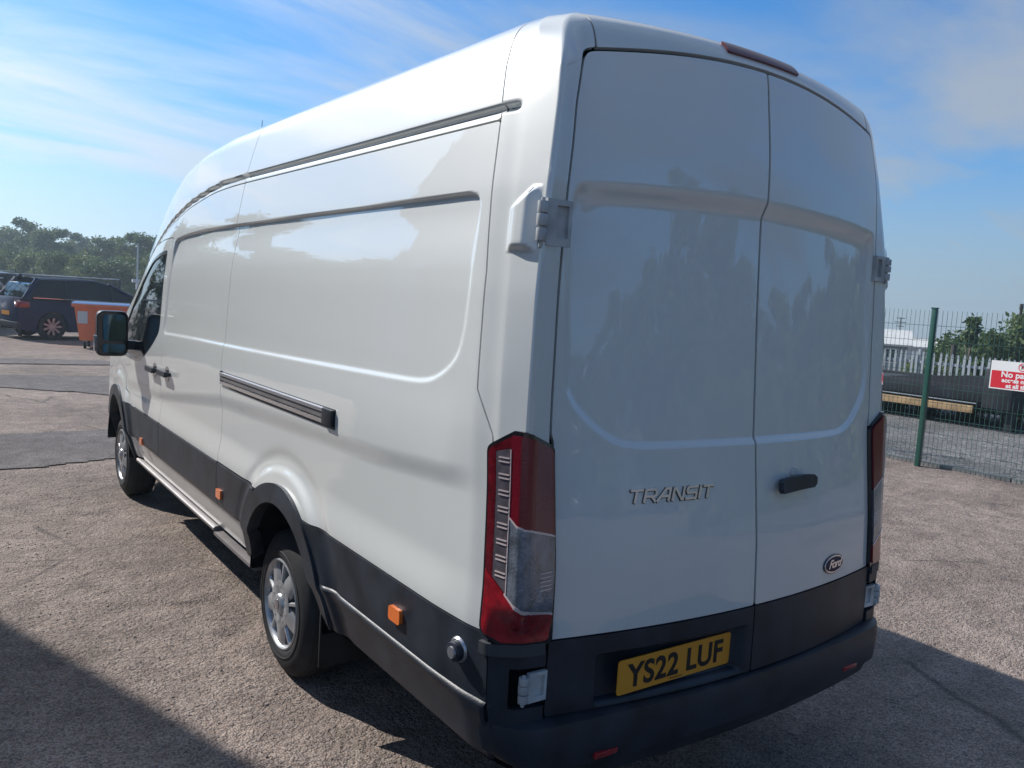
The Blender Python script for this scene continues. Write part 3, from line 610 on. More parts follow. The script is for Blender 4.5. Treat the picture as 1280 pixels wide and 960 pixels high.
# sliding door rail
def rail():
    z0, z1 = 1.285, 1.365; ya, yb = 1.235, 2.745; V = []
    bm = bmesh.new()
    def sec(y):
        p, n = side_pt(y, 1.33); zc = 1.322+(y-1.235)*-.0045
        return p.x, zc
    ys = np.linspace(ya, yb, 10)
    # dark channel plate
    for k, (zlo, zhi, d0, d1, nm, m) in enumerate(((-.046, .036, -.004, .0025, 'rail_channel', 'black_trim'), (.014, .033, .0, .013, 'rail_cover', 'brushed'), (-.012, .014, .0, .007, 'rail_slide', 'step_metal'), (-.019, -.013, .0, .011, 'rail_track', 'chrome'))):
        bm = bmesh.new(); rows = []
        for y in ys if k == 0 else np.linspace(ya+.10, yb-.012, 10):
            x, zc = sec(y); sh_ = .0
            zl = zlo+(.02*max(0, (y-2.55)/.2) if k == 0 else 0)
            zl = min(zl, zhi-.02)
            rows.append([bm.verts.new((x-d0, y, zc+zl)), bm.verts.new((x-d1, y, zc+zl+.002)), bm.verts.new((x-d1, y, zc+zhi-(.004 if k else 0))), bm.verts.new((x-d0, y, zc+zhi))])
        for a, b in zip(rows[:-1], rows[1:]):
            for i in range(3): bm.faces.new((a[i], b[i], b[i+1], a[i+1]))
        bm.faces.new(rows[0]); bm.faces.new(rows[-1][::-1])
        o = bm_obj(nm, bm, m, van if k == 0 else CH, bevel=.0018)
        if k == 0: CH = o
    bm = bmesh.new(); x, zc = sec(ya+.05); box(bm, x-.018, x+.0, ya+.004, ya+.10, zc-.034, zc+.033); bm_obj('rail_end_cap', bm, 'black_trim', CH, bevel=.006)
    bm = bmesh.new(); x, zc = sec(yb); box(bm, x-.006, x+.02, yb-.03, yb+.0, zc-.02, zc+.038); bm_obj('rail_end_cap', bm, 'inner_dark', CH)
rail()
# door handles
for Y, z in ((3.93, 1.21), (4.28, 1.20)):
    p, n = side_pt(Y, z); bm = bmesh.new()
    prism(bm, [(-.10, -.016), (.10, -.016), (.11, 0), (.10, .018), (-.10, .018), (-.11, 0)], .022, .045, lambda u, v, d: (p.x-d, Y+u, z+v))
    par = [o for o in bpy.data.objects if o.name == ('sliding_door' if Y < 4.1 else 'front_door')][0]
    h = bm_obj('door_handle', bm, 'black_trim', par, bevel=.006)
    for q0 in (-.095, .07): bm = bmesh.new(); prism(bm, [(q0, -.012), (q0+.025, -.012), (q0+.025, .012), (q0, .012)], -.01, .03, lambda u, v, d: (p.x-d, Y+u, z+v)); bm_obj('handle_mount', bm, 'black_trim', h)
    bm = bmesh.new(); prism(bm, [(.055*math.cos(a), .052*math.sin(a)-.004) for a in np.linspace(0, 2*math.pi, 20, endpoint=False)], -.002, .0025, lambda u, v, d: (p.x-d, Y+u, z+v)); bm_obj('handle_cup', bm, 'lens_grey', h)
# step bars under the sill
for sg in (-1, 1):
    bm = bmesh.new()
    prism(bm, [(.90, .408), (.962, .408), (.972, .416), (.972, .430), (.962, .438), (.93, .440), (.90, .440)], 2.95, 5.02, lambda u, v, d: (sg*u, d, v))
    bm_obj('side_step', bm, 'step_metal', van, bevel=.004)
    bm = bmesh.new()
    prism(bm, [(.90, .38), (.955, .38), (.972, .395), (.972, .412), (.90, .418)], 2.28, 2.94, lambda u, v, d: (sg*u, d, v))
    bm_obj('sill_rail', bm, 'step_metal', van, bevel=.003)
    # underside
bm = bmesh.new(); box(bm, -.9, .9, 2.35, 5.1, .33, .44); box(bm, -.62, .62, 1.35, 2.4, .33, .60); box(bm, -.85, .85, .12, 1.38, .50, .60); box(bm, -.60, .60, 5.1, 6.3, .25, .6)
cyl(bm, (-.8, 1.89, .345), (.8, 1.89, .345), .05); box(bm, -.14, .14, 1.75, 2.03, .22, .48)
bm_obj('chassis', bm, 'inner_dark', van, bevel=.01)
# wheel wells
for sg in (-1, 1):
    for A in (AR, AF):
        V = []; F = []; th = np.linspace(.02, math.pi-.02, 25)
        for x in (1.0, .55): 
            for a in th: V.append((sg*x, A[0]+.455*math.cos(a), A[1]+.455*math.sin(a)))
        for i in range(24): F.append((i, i+1, 26+i, 25+i))
        V.append((sg*.55, A[0], A[1])); 
        for i in range(24): F.append((25+i, 26+i, 50))
        from_np('wheel_well', np.array(V), F, 'inner_dark', van)
# mud flaps
for sg in (-1, 1):
    bm = bmesh.new(); box(bm, sg*.85-.125, sg*.85+.105, 1.385, 1.397, .24, .62); bm_obj('mud_flap', bm, 'rubber', van, bevel=.004)
# ------------------------------------------------------------------ wheels
def wheel(sg, Y, parent):
    w = bpy.data.objects.new('wheel', None); link(w); w.parent = parent; w.location = (sg*.965, Y, .345); w.rotation_euler = (R(2), 0, 0)
    k = -sg     # +x local inward
    # tyre
    prof = [(.020, .206), (.006, .214), (.0, .235), (.002, .262), (.010, .29), (.024, .315), (.034, .330), (.045, .339), (.062, .3435), (.07, .3435), (.072, .337), (.080, .337), (.082, .345), (.118, .3455), (.120, .338), (.130, .338), (.132, .3455), (.168, .345), (.170, .337), (.178, .337), (.18, .3435), (.195, .340), (.21, .33), (.225, .30), (.235, .26), (.23, .22), (.22, .206)]
    V, F = lathe(prof, 96); V = np.array(V); V[:, 0] *= -sg
    # tread sipes: push alternate columns of the shoulder in
    n = 96
    for i, (a, r) in enumerate(prof):
        if r > .336 and (a < .07 or a > .175):
            for j in range(0, n, 2): 
                q = V[i*n+j]; rr = math.hypot(q[1], q[2]); q[1] *= (rr-.007)/rr; q[2] *= (rr-.007)/rr
    F = [f[::-1] for f in F] if sg < 0 else F
    ty = from_np('tyre', V, F, 'rubber', w); ty.data.set_sharp_from_angle(angle=R(50))
    # raised bead rings on the side wall
    V, F = lathe([(.0045, .243), (-.002, .246), (-.002, .252), (.0045, .255)], 64); V = np.array(V); V[:, 0] *= -sg; from_np('sidewall_ring', V, F, 'rubber', ty)
    # wheel trim: dished disc with spokes and openings
    nsp = 8
    rim = [(.020, .209), (.004, .213), (.000, .206), (.006, .198), (.018, .192), (.05, .188), (.10, .186)]
    V, F = lathe(rim, 72); V = np.array(V); V[:, 0] *= -sg; rm = from_np('rim', V, F, 'wheel_silver', w); rm.data.set_sharp_from_angle(angle=R(40))
    V, F = lathe([(.075, .19), (.075, .02), (.075, 0.001)], 48); V = np.array(V); V[:, 0] *= -sg; from_np('brake_disc', V, F, 'inner_dark', w)
    bm = bmesh.new(); nsp = 10
    for i in range(nsp):
        a = math.pi/2+2*math.pi*i/nsp
        def Q(r, ta, x): an = a+ta/max(r, .001); return bm.verts.new((-sg*x, r*math.cos(an), r*math.sin(an)))
        if i % 2: stn = [(.040, .022, .003), (.070, .041, .000), (.100, .052, .001), (.125, .053, .004), (.150, .048, .007), (.172, .043, .009), (.190, .050, .011), (.204, .066, .012)]
        else: stn = [(.040, .010, .004), (.070, .011, .003), (.105, .011, .004), (.140, .010, .007), (.170, .010, .009), (.190, .014, .011), (.204, .030, .012)]
        L = [[Q(r, -h, x+.010), Q(r, -h*.55, x), Q(r, h*.55, x), Q(r, h, x+.010)] for r, h, x in stn]
        for p_, q_ in zip(L[:-1], L[1:]):
            for c_ in range(3): bm.faces.new((p_[c_], q_[c_], q_[c_+1], p_[c_+1]))
        lo = [[Q(r, sgn*h, x+.010), Q(r, sgn*h*.9, x+.035)] for sgn in (-1, 1) for r, h, x in stn]
        for g0 in (0, len(stn)):
            for c_ in range(len(stn)-1): bm.faces.new((lo[g0+c_][0], lo[g0+c_+1][0], lo[g0+c_+1][1], lo[g0+c_][1]))
    V, F = lathe([(.004, .112), (.0, .100), (.002, .070), (.004, .050), (-.004, .046), (-.008, .040), (-.010, .02), (-.010, .001)], 40)
    vs_ = [bm.verts.new((-sg*x, y, z)) for x, y, z in V]
    for f in F:
        try: bm.faces.new([vs_[i] for i in f])
        except ValueError: pass
    tr = bm_obj('wheel_trim', bm, 'wheel_silver', w, smooth='auto')
    bm = bmesh.new(); cyl(bm, (sg*.009, 0, 0), (sg*.0125, 0, 0), .026, .024, n=24); bm_obj('centre_cap', bm, 'lens_grey', tr, bevel=.001)
    for sgn in (0, 1):
        pass
    bm = bmesh.new()
    for i in range(nsp):
        a = 2*math.pi*(i+.5)/nsp; cyl(bm, (-sg*.01, .085*math.cos(a), .085*math.sin(a)), (sg*.001, .085*math.cos(a), .085*math.sin(a)), .007, .006, n=8)
    bm_obj('valve_and_nuts', bm, 'wheel_silver', tr)
    return w
for Y in (1.892, 5.642):
    for sg in (-1, 1): wheel(sg, Y, van)
# ------------------------------------------------------------------ door mirrors
for sg in (-1, 1):
    my = 4.95; ox = sg*.0
    bm = bmesh.new()
    # housing: rounded block tapering forward
    secs = []
    for dy, w, h in ((-.0, .105, .165), (.05, .108, .170), (.11, .095, .150), (.15, .06, .10), (.165, .02, .04)):
        ring = []
        for (u, v) in rrect(w*2, h*2, min(w, h)*.42, 4): ring.append(bm.verts.new((sg*1.165+u, my+dy, 1.395+v)))
        secs.append(ring)
    n = len(secs[0])
    for a, b in zip(secs[:-1], secs[1:]):
        for i in range(n): bm.faces.new((a[i], a[(i+1) % n], b[(i+1) % n], b[i]))
    bm.faces.new(secs[-1])
    mr = bm_obj('door_mirror', bm, 'black_trim', van, smooth='auto')
    bm = bmesh.new(); prism(bm, rrect(.20, .32, .045), my+.004, my+.02, lambda u, v, d: (sg*1.165+u, d, 1.395+v)); bm_obj('mirror_back', bm, 'gloss_black', mr)
    mat('mirror_glass', (.055, .08, .09), .03, metal=1)
    bm = bmesh.new(); prism(bm, rrect(.150, .195, .03), my-.006, my+.004, lambda u, v, d: (sg*1.155+u+sg*.0, d-.010+v*.08+u*.06*sg, 1.440+v)); bm_obj('mirror_glass', bm, 'mirror_glass', mr)
    bm = bmesh.new(); prism(bm, rrect(.150, .065, .02), my-.006, my+.004, lambda u, v, d: (sg*1.155+u, d-.004+v*.10+u*.06*sg, 1.288+v)); bm_obj('wide_angle_glass', bm, 'mirror_glass', mr)
    bm = bmesh.new(); box(bm, sg*1.272-.012, sg*1.272+.014, my+.005, my+.06, 1.265, 1.38); bm_obj('indicator', bm, 'lens_clear', mr, bevel=.005)
    bm = bmesh.new(); bm2 = box(bm, min(sg*.93, sg*1.12), max(sg*.93, sg*1.12), my+.03, my+.12, 1.275, 1.345); bm_obj('mirror_arm', bm, 'black_trim', mr, bevel=.015)
    bm = bmesh.new(); prism(bm, [(4.84, 1.19), (5.70, 1.19), (5.30, 1.47), (5.00, 1.42)], .965, 1.0, lambda u, v, d: (sg*d*.985, u, v)); bm_obj('mirror_base', bm, 'black_trim', mr, bevel=.01)
# roof antenna
bm = bmesh.new(); cyl(bm, (-.45, 3.95, 2.66), (-.45, 3.91, 2.92), .0035, .002, n=6); cyl(bm, (-.45, 3.95, 2.64), (-.45, 3.945, 2.69), .02, .008, n=10)
bm_obj('roof_antenna', bm, 'black_trim', van)

# ------------------------------------------------------------------ ground
def value_noise(x, y, seed=0):
    r_ = np.random.default_rng(seed).random((256, 256)); xi = np.floor(x).astype(int); yi = np.floor(y).astype(int); fx = x-xi; fy = y-yi
    fx = fx*fx*(3-2*fx); fy = fy*fy*(3-2*fy); g = lambda i, j: r_[i % 256, j % 256]
    return (g(xi, yi)*(1-fx)+g(xi+1, yi)*fx)*(1-fy)+(g(xi, yi+1)*(1-fx)+g(xi+1, yi+1)*fx)*fy
PITS = [(-1.05, 2.95, .20, .05, .022), (-.98, 2.45, .12, .10, .012), (-.80, 1.55, .22, .14, .014), (-.62, 1.2, .2, .12, .012), (6.4, 3.2, .35, .2, .03), (7.0, 2.1, .3, .18, .02), (5.6, 3.0, .3, .12, .02), (-1.3, 5.0, .35, .2, .015)]
def ground_z(X, Y):
    near = np.clip(1-np.maximum(np.hypot(X-1, Y-4)-9, 0)/6, 0, 1)
    z = near*(.010*(value_noise(X*1.3, Y*1.3, 1)-.5)+.007*(value_noise(X*5, Y*5, 2)-.5)+.005*(value_noise(X*16, Y*16, 3)-.5))
    for px, py, a, b, d in PITS:
        q = np.hypot((X-px)/a, (Y-py)/b); q = q*(1+.4*(value_noise(X*9, Y*9, 5)-.5)); z = z-d*np.clip(1-q*q, 0, 1)**.7
    # the land drops behind the palisade fence
    z = z-1.6*np.clip((X-17.5)/10, 0, 1)**1.0*(1-0*Y)
    return z
def axis(lo, hi, st, far):
    a = list(np.arange(lo, hi, st)); x = hi; d = st
    while x < far: a.append(x); d *= 1.25; x += d
    b = []; x = lo-st; d = st
    while x > -far: b.append(x); d *= 1.25; x -= d
    return np.array(b[::-1]+a)
gx = axis(-5, 9.2, .042, 300); gy = axis(-1.5, 12, .042, 300)
GX, GY = np.meshgrid(gx, gy, indexing='ij'); GZ = ground_z(GX, GY)
nx, ny = GX.shape; I = np.arange(nx*ny).reshape(nx, ny)
F = np.stack([I[:-1, :-1].ravel(), I[1:, :-1].ravel(), I[1:, 1:].ravel(), I[:-1, 1:].ravel()], -1)
def ground_mat(name, base, dark, light, sc=1.0, stain=.35, cracks=False):
    m = bpy.data.materials.new(name); m.use_nodes = True; t = m.node_tree; b = t.nodes['Principled BSDF']; MAT[name] = m
    L = t.links.new; tcn = N('ShaderNodeTexCoord', t)
    vo = N('ShaderNodeTexVoronoi', t); vo.inputs['Scale'].default_value = 105*sc; L(tcn.outputs['Object'], vo.inputs['Vector'])
    v2 = N('ShaderNodeTexVoronoi', t); v2.inputs['Scale'].default_value = 36*sc; L(tcn.outputs['Object'], v2.inputs['Vector'])
    sp = N('ShaderNodeSeparateColor', t); L(vo.outputs['Color'], sp.inputs[0])
    cr_ = N('ShaderNodeValToRGB', t); e = cr_.color_ramp.elements; e[0].color = (*dark, 1); e[1].color = (*light, 1); e[1].position = 1
    for p_, c_ in ((.25, base), (.7, tuple(.5*(x+y) for x, y in zip(base, light)))): q = e.new(p_); q.color = (*c_, 1)
    L(sp.outputs[0], cr_.inputs[0])
    n1_ = N('ShaderNodeTexNoise', t); n1_.inputs['Scale'].default_value = .55; n1_.inputs['Detail'].default_value = 8; n1_.inputs['Roughness'].default_value = .65; L(tcn.outputs['Object'], n1_.inputs['Vector'])
    mr = N('ShaderNodeMapRange', t); mr.inputs[1].default_value = .3; mr.inputs[2].default_value = .7; mr.inputs[3].default_value = 1-stain; mr.inputs[4].default_value = 1+stain*.6; L(n1_.outputs[0], mr.inputs[0])
    n2_ = N('ShaderNodeTexNoise', t); n2_.inputs['Scale'].default_value = 5; n2_.inputs['Detail'].default_value = 6; n2_.inputs['Roughness'].default_value = .7; L(tcn.outputs['Object'], n2_.inputs['Vector'])
    m2 = N('ShaderNodeMapRange', t); m2.inputs[1].default_value = .3; m2.inputs[2].default_value = .7; m2.inputs[3].default_value = .66; m2.inputs[4].default_value = 1.20; L(n2_.outputs[0], m2.inputs[0])
    mu = N('ShaderNodeMath', t, operation='MULTIPLY'); L(mr.outputs[0], mu.inputs[0]); L(m2.outputs[0], mu.inputs[1])
    # dark joints between the stones
    dj = N('ShaderNodeMapRange', t); dj.inputs[1].default_value = .25; dj.inputs[2].default_value = .75; dj.inputs[3].default_value = 1.0; dj.inputs[4].default_value = .55; L(vo.outputs['Distance'], dj.inputs[0])
    mu2 = N('ShaderNodeMath', t, operation='MULTIPLY'); L(mu.outputs[0], mu2.inputs[0]); L(dj.outputs[0], mu2.inputs[1])
    sc_ = N('ShaderNodeVectorMath', t, operation='SCALE'); L(cr_.outputs[0], sc_.inputs[0]); L(mu2.outputs[0], sc_.inputs['Scale']); L(sc_.outputs[0], b.inputs['Base Color'])
    if cracks:
        wv = N('ShaderNodeMix', t, data_type='RGBA'); wv.inputs[0].default_value = .12; L(tcn.outputs['Object'], wv.inputs[6]); nq = N('ShaderNodeTexNoise', t); nq.inputs['Scale'].default_value = 2.5; nq.inputs['Detail'].default_value = 5; L(tcn.outputs['Object'], nq.inputs['Vector']); L(nq.outputs['Color'], wv.inputs[7])
        ve = N('ShaderNodeTexVoronoi', t, feature='DISTANCE_TO_EDGE'); ve.inputs['Scale'].default_value = .42; L(wv.outputs[2], ve.inputs['Vector'])
        ce = N('ShaderNodeMapRange', t); ce.inputs[1].default_value = .0015; ce.inputs[2].default_value = .007; ce.inputs[3].default_value = 1; ce.inputs[4].default_value = 0; L(ve.outputs['Distance'], ce.inputs[0])
        nm_ = N('ShaderNodeTexNoise', t); nm_.inputs['Scale'].default_value = .8; nm_.inputs['Detail'].default_value = 3; L(tcn.outputs['Object'], nm_.inputs['Vector'])
        cm = N('ShaderNodeMapRange', t); cm.inputs[1].default_value = .48; cm.inputs[2].default_value = .58; cm.inputs[3].default_value = 0; cm.inputs[4].default_value = .6; L(nm_.outputs[0], cm.inputs[0])
        cx_ = N('ShaderNodeMath', t, operation='MULTIPLY'); L(ce.outputs[0], cx_.inputs[0]); L(cm.outputs[0], cx_.inputs[1])
        dk = N('ShaderNodeMix', t, data_type='RGBA'); L(cx_.outputs[0], dk.inputs[0]); L(sc_.outputs[0], dk.inputs[6]); dk.inputs[7].default_value = (.05, .045, .04, 1)
        # tar-dark worn stains
        ns_ = N('ShaderNodeTexNoise', t); ns_.inputs['Scale'].default_value = 1.7; ns_.inputs['Detail'].default_value = 7; ns_.inputs['Roughness'].default_value = .7; L(tcn.outputs['Object'], ns_.inputs['Vector'])
        st = N('ShaderNodeMapRange', t); st.inputs[1].default_value = .57; st.inputs[2].default_value = .68; st.inputs[3].default_value = 0; st.inputs[4].default_value = .45; L(ns_.outputs[0], st.inputs[0])
        d2 = N('ShaderNodeMix', t, data_type='RGBA'); L(st.outputs[0], d2.inputs[0]); L(dk.outputs[2], d2.inputs[6]); d2.inputs[7].default_value = (.11, .09, .08, 1); L(d2.outputs[2], b.inputs['Base Color'])
    b.inputs['Roughness'].default_value = .9; b.inputs['Specular IOR Level'].default_value = .25
    b1 = N('ShaderNodeBump', t); b1.invert = True; b1.inputs['Distance'].default_value = .0055; L(vo.outputs['Distance'], b1.inputs['Height'])
    b2 = N('ShaderNodeBump', t); b2.invert = True; b2.inputs['Distance'].default_value = .006; L(v2.outputs['Distance'], b2.inputs['Height']); L(b1.outputs[0], b2.inputs['Normal'])
    b3 = N('ShaderNodeBump', t); b3.inputs['Distance'].default_value = .03; L(n2_.outputs[0], b3.inputs['Height']); L(b2.outputs[0], b3.inputs['Normal'])
    L(b3.outputs[0], b.inputs['Normal']); return m
ground_mat('yard', (.350, .265, .218), (.20, .165, .145), (.44, .37, .32), stain=.40, cracks=True)
ground_mat('patch_asphalt', (.195, .170, .160), (.12, .105, .10), (.29, .26, .245), 1.2, .25)
ground_mat('track_gravel', (.17, .165, .16), (.08, .08, .08), (.34, .33, .32), .35, .4)
g = from_np('ground', np.stack([GX.ravel(), GY.ravel(), GZ.ravel()], -1), F, 'yard'); tag(g, kind='structure')
def sheet(name, poly, m, lift=.006, cell=.06):
    """a thin ragged-edged sheet that follows the ground"""
    xs = [p[0] for p in poly]; ys = [p[1] for p in poly]
    X, Y = np.meshgrid(np.arange(min(xs)-.2, max(xs)+.2, cell), np.arange(min(ys)-.2, max(ys)+.2, cell), indexing='ij')
    d = poly_in(X, Y, poly)+.10*(value_noise(X*3, Y*3, 8)-.5)+.05*(value_noise(X*11, Y*11, 9)-.5)
    ins = d > 0; c_ = ins[1:, 1:] & ins[:-1, :-1] & ins[1:, :-1] & ins[:-1, 1:]
    J = np.arange(X.size).reshape(X.shape); i, j = np.nonzero(c_)
    F = np.stack([J[i, j], J[i+1, j], J[i+1, j+1], J[i, j+1]], -1); used = np.unique(F); mp_ = -np.ones(X.size, int); mp_[used] = np.arange(len(used))
    Z = ground_z(X, Y)+lift
    V = np.stack([X.ravel(), Y.ravel(), Z.ravel()], -1)[used]
    o = from_np(name, V, mp_[F], m); tag(o, kind='structure'); return o
sheet('road_patch', [(-4.6, 6.1), (1.5, 7.7), (1.5, 8.9), (-4.6, 8.9)], 'patch_asphalt', .010, .05)
sheet('road_patch', [(-1.6, 13.3), (.2, 11.9), (2.4, 12.0), (2.6, 14.6), (-2.2, 14.9)], 'patch_asphalt', .012, .06)
sheet('road_patch', [(-3, 16.9), (1.0, 16.6), (1.0, 17.7), (-3, 18.2)], 'patch_asphalt', .016, .10)
sheet('gravel_track', [(8.75, -14), (17.2, -14), (17.2, 40), (8.75, 40)], 'track_gravel', .014, .25)
mat('concrete', (.15, .15, .15), .85, noise=(4, .25), bump=(60, .003))
bm = bmesh.new(); 
for i in range(22): box(bm, 8.60, 8.74, -14+i*2.4+.006, -14+(i+1)*2.4-.006, -.08, .055)
tag(bm_obj('fence_kerb', bm, 'concrete', bevel=.01), kind='structure')
# loose stones
def stones(name, n, region, r0, r1, m, seed):
    rg = np.random.default_rng(seed); base = np.array([(1, 0, 0), (-1, 0, 0), (0, 1, 0), (0, -1, 0), (0, 0, 1), (0, 0, -1)], float)
    T = np.array([(0, 2, 4), (2, 1, 4), (1, 3, 4), (3, 0, 4), (2, 0, 5), (1, 2, 5), (3, 1, 5), (0, 3, 5)])
    x = rg.uniform(region[0], region[1], n); y = rg.uniform(region[2], region[3], n)
    keep = value_noise(x*1.1, y*1.1, 4)+.5*value_noise(x*4, y*4, 6) > .70; x, y = x[keep], y[keep]; n = len(x)
    r = r0*(r1/r0)**(rg.random(n)**2.5); z = ground_z(x, y)
    j = base[None]*rg.uniform(.6, 1.25, (n, 6, 1)); j[:, :, 2] *= .6; a = rg.uniform(0, 6.28, n); c, s_ = np.cos(a)[:, None], np.sin(a)[:, None]
    X = (j[..., 0]*c-j[..., 1]*s_)*r[:, None]+x[:, None]; Y = (j[..., 0]*s_+j[..., 1]*c)*r[:, None]+y[:, None]; Z = j[..., 2]*r[:, None]+z[:, None]+r[:, None]*.25
    V = np.stack([X, Y, Z], -1).reshape(-1, 3); F = (T[None]+np.arange(n)[:, None, None]*6).reshape(-1, 3)
    o = from_np(name, V, F, m, smooth=False); tag(o, kind='stuff'); return o
mat('stone', (.30, .26, .225), .85, noise=(14, .45))
tag(stones('loose_gravel', 26000, (-3.6, 3.2, -.6, 9), .0025, .009, 'stone', 11), 'small loose stones scattered on the worn yard beside the van', 'gravel')
tag(stones('loose_gravel', 16000, (1.2, 8.5, -2.0, 6), .0025, .009, 'stone', 12), 'small loose stones on the yard between the van and the green fence', 'gravel')
# ------------------------------------------------------------------ foliage
def leaf_mat(name, a, b_):
    m = bpy.data.materials.new(name); m.use_nodes = True; t = m.node_tree; b = t.nodes['Principled BSDF']; MAT[name] = m
    g_ = N('ShaderNodeNewGeometry', t); oi = N('ShaderNodeObjectInfo', t); tcn = N('ShaderNodeTexCoord', t)
    nz = N('ShaderNodeTexNoise', t); nz.inputs['Scale'].default_value = .9; t.links.new(tcn.outputs['Object'], nz.inputs['Vector'])
    ad = N('ShaderNodeMath', t, operation='MULTIPLY_ADD'); ad.inputs[1].default_value = .45; t.links.new(g_.outputs['Random Per Island'], ad.inputs[0]); t.links.new(nz.outputs[0], ad.inputs[2])
    cr_ = N('ShaderNodeValToRGB', t); cr_.color_ramp.elements[0].color = (*a, 1); cr_.color_ramp.elements[1].color = (*b_, 1); cr_.color_ramp.elements[0].position = .35; cr_.color_ramp.elements[1].position = .95
    t.links.new(ad.outputs[0], cr_.inputs[0]); t.links.new(cr_.outputs[0], b.inputs['Base Color']); b.inputs['Roughness'].default_value = .6; b.inputs['Specular IOR Level'].default_value = .3
    tr = N('ShaderNodeBsdfTranslucent', t); t.links.new(cr_.outputs[0], tr.inputs[0]); ms = N('ShaderNodeMixShader', t); ms.inputs[0].default_value = .3
    t.links.new(b.outputs[0], ms.inputs[1]); t.links.new(tr.outputs[0], ms.inputs[2]); t.links.new(ms.outputs[0], t.nodes['Material Output'].inputs[0])
leaf_mat('leaf_dark', (.045, .080, .030), (.10, .15, .050)); leaf_mat('leaf_mid', (.060, .105, .035), (.15, .19, .065)); leaf_mat('leaf_light', (.08, .13, .035), (.21, .24, .08))
mat('bark', (.10, .08, .06), .9, noise=(8, .3), bump=(30, .01))
def crown_mesh(seed, h, r, n, leaf, base=.25, clumps=16, pointed=.0):
    rg = np.random.default_rng(seed); C_ = []
    for k in range(clumps):
        u = rg.random(); z = h*(base+(1-base)*u*.93); rr = r*(1-pointed*u)*math.sqrt(max(.08, 1-((u-.35)/.75)**2)); a = rg.uniform(0, 6.28); q = rr*math.sqrt(rg.random())*.8
        C_.append((q*math.cos(a), q*math.sin(a), z, r*rg.uniform(.22, .46)*(1-.4*u)))
    C_ = np.array(C_); k = rg.integers(0, clumps, n); d = rg.normal(size=(n, 3)); d /= np.linalg.norm(d, axis=1, keepdims=True); d *= (rg.random(n)**.45)[:, None]*C_[k, 3][:, None]*rg.uniform(.8, 1.25, n)[:, None]; d[:, 2] *= .85
    P = C_[k, :3]+d; L = leaf*rg.uniform(.6, 1.4, n)[:, None]
    a1 = rg.normal(size=(n, 3)); a1 /= np.linalg.norm(a1, axis=1, keepdims=True); b1 = np.cross(a1, rg.normal(size=(n, 3))); b1 /= np.linalg.norm(b1, axis=1, keepdims=True)
    V = np.stack([P-a1*L, P+b1*L*.55, P+a1*L, P-b1*L*.55], 1).reshape(-1, 3); F = np.arange(4*n).reshape(-1, 4)
    return V, F
def trunk_bm(h, r, seed, lb=.22):
    rd = random.Random(seed); bm = bmesh.new(); p = Vector((0, 0, -.1)); pr = r
    for i in range(4):
        q = Vector((rd.uniform(-.12, .12)*h*.12, rd.uniform(-.12, .12)*h*.12, h*(i+1)*.19)); cyl(bm, p, q, pr, pr*.75, n=9); p = q; pr *= .75
        if i >= 1:
            for _ in range(2):
                a = rd.uniform(0, 6.28); cyl(bm, p, p+Vector((math.cos(a)*h*lb, math.sin(a)*h*lb, h*.16)), pr*.6, pr*.15, n=6)
    return bm
ORD = ['first', 'second', 'third', 'fourth', 'fifth', 'sixth', 'seventh', 'eighth', 'ninth', 'tenth', 'eleventh', 'twelfth', 'thirteenth', 'fourteenth', 'fifteenth', 'sixteenth', 'seventeenth', 'eighteenth', 'nineteenth', 'twentieth', 'twenty-first']
PROT = {}
def tree(name, label, cat, loc, h, kind=0, group=None, rz=None, ground=0):
    key = (name, kind)
    if key not in PROT:
        if name == 'bush': V, F = crown_mesh(40+kind, 1, .75, 9000, .024, .02, 30)
        elif name == 'sapling': V, F = crown_mesh(60+kind, 1, .26, 3000, .020, .08, 26, .75)
        else: V, F = crown_mesh(20+kind, 1, .46, 11000, .018, .08, 40)
        mnm = ['leaf_dark', 'leaf_mid', 'leaf_light'][kind % 3]
        o = from_np('crown', V, F, mnm, smooth=False); me_c = o.data; bpy.data.objects.remove(o)
        bm = trunk_bm(1, .028, kind, .05 if name == 'sapling' else .2); o = bm_obj('trunk', bm, 'bark', smooth=True); me_t = o.data; bpy.data.objects.remove(o)
        PROT[key] = (me_c, me_t)
    t = thing(name, label, cat, (loc[0], loc[1], loc[2] if len(loc) > 2 else 0), random.uniform(0, 6.28), group); t.scale = (h*random.uniform(.9, 1.15), h*random.uniform(.9, 1.15), h)
    for nm, me in zip(('crown', 'trunk'), PROT[key]): o = link(bpy.data.objects.new(nm, me)); o.parent = t
    return t
CAM = Vector((-2.33, -1.75, 1.82))
def polar(az, d): return (CAM.x+d*math.sin(R(az)), CAM.y+d*math.cos(R(az)))
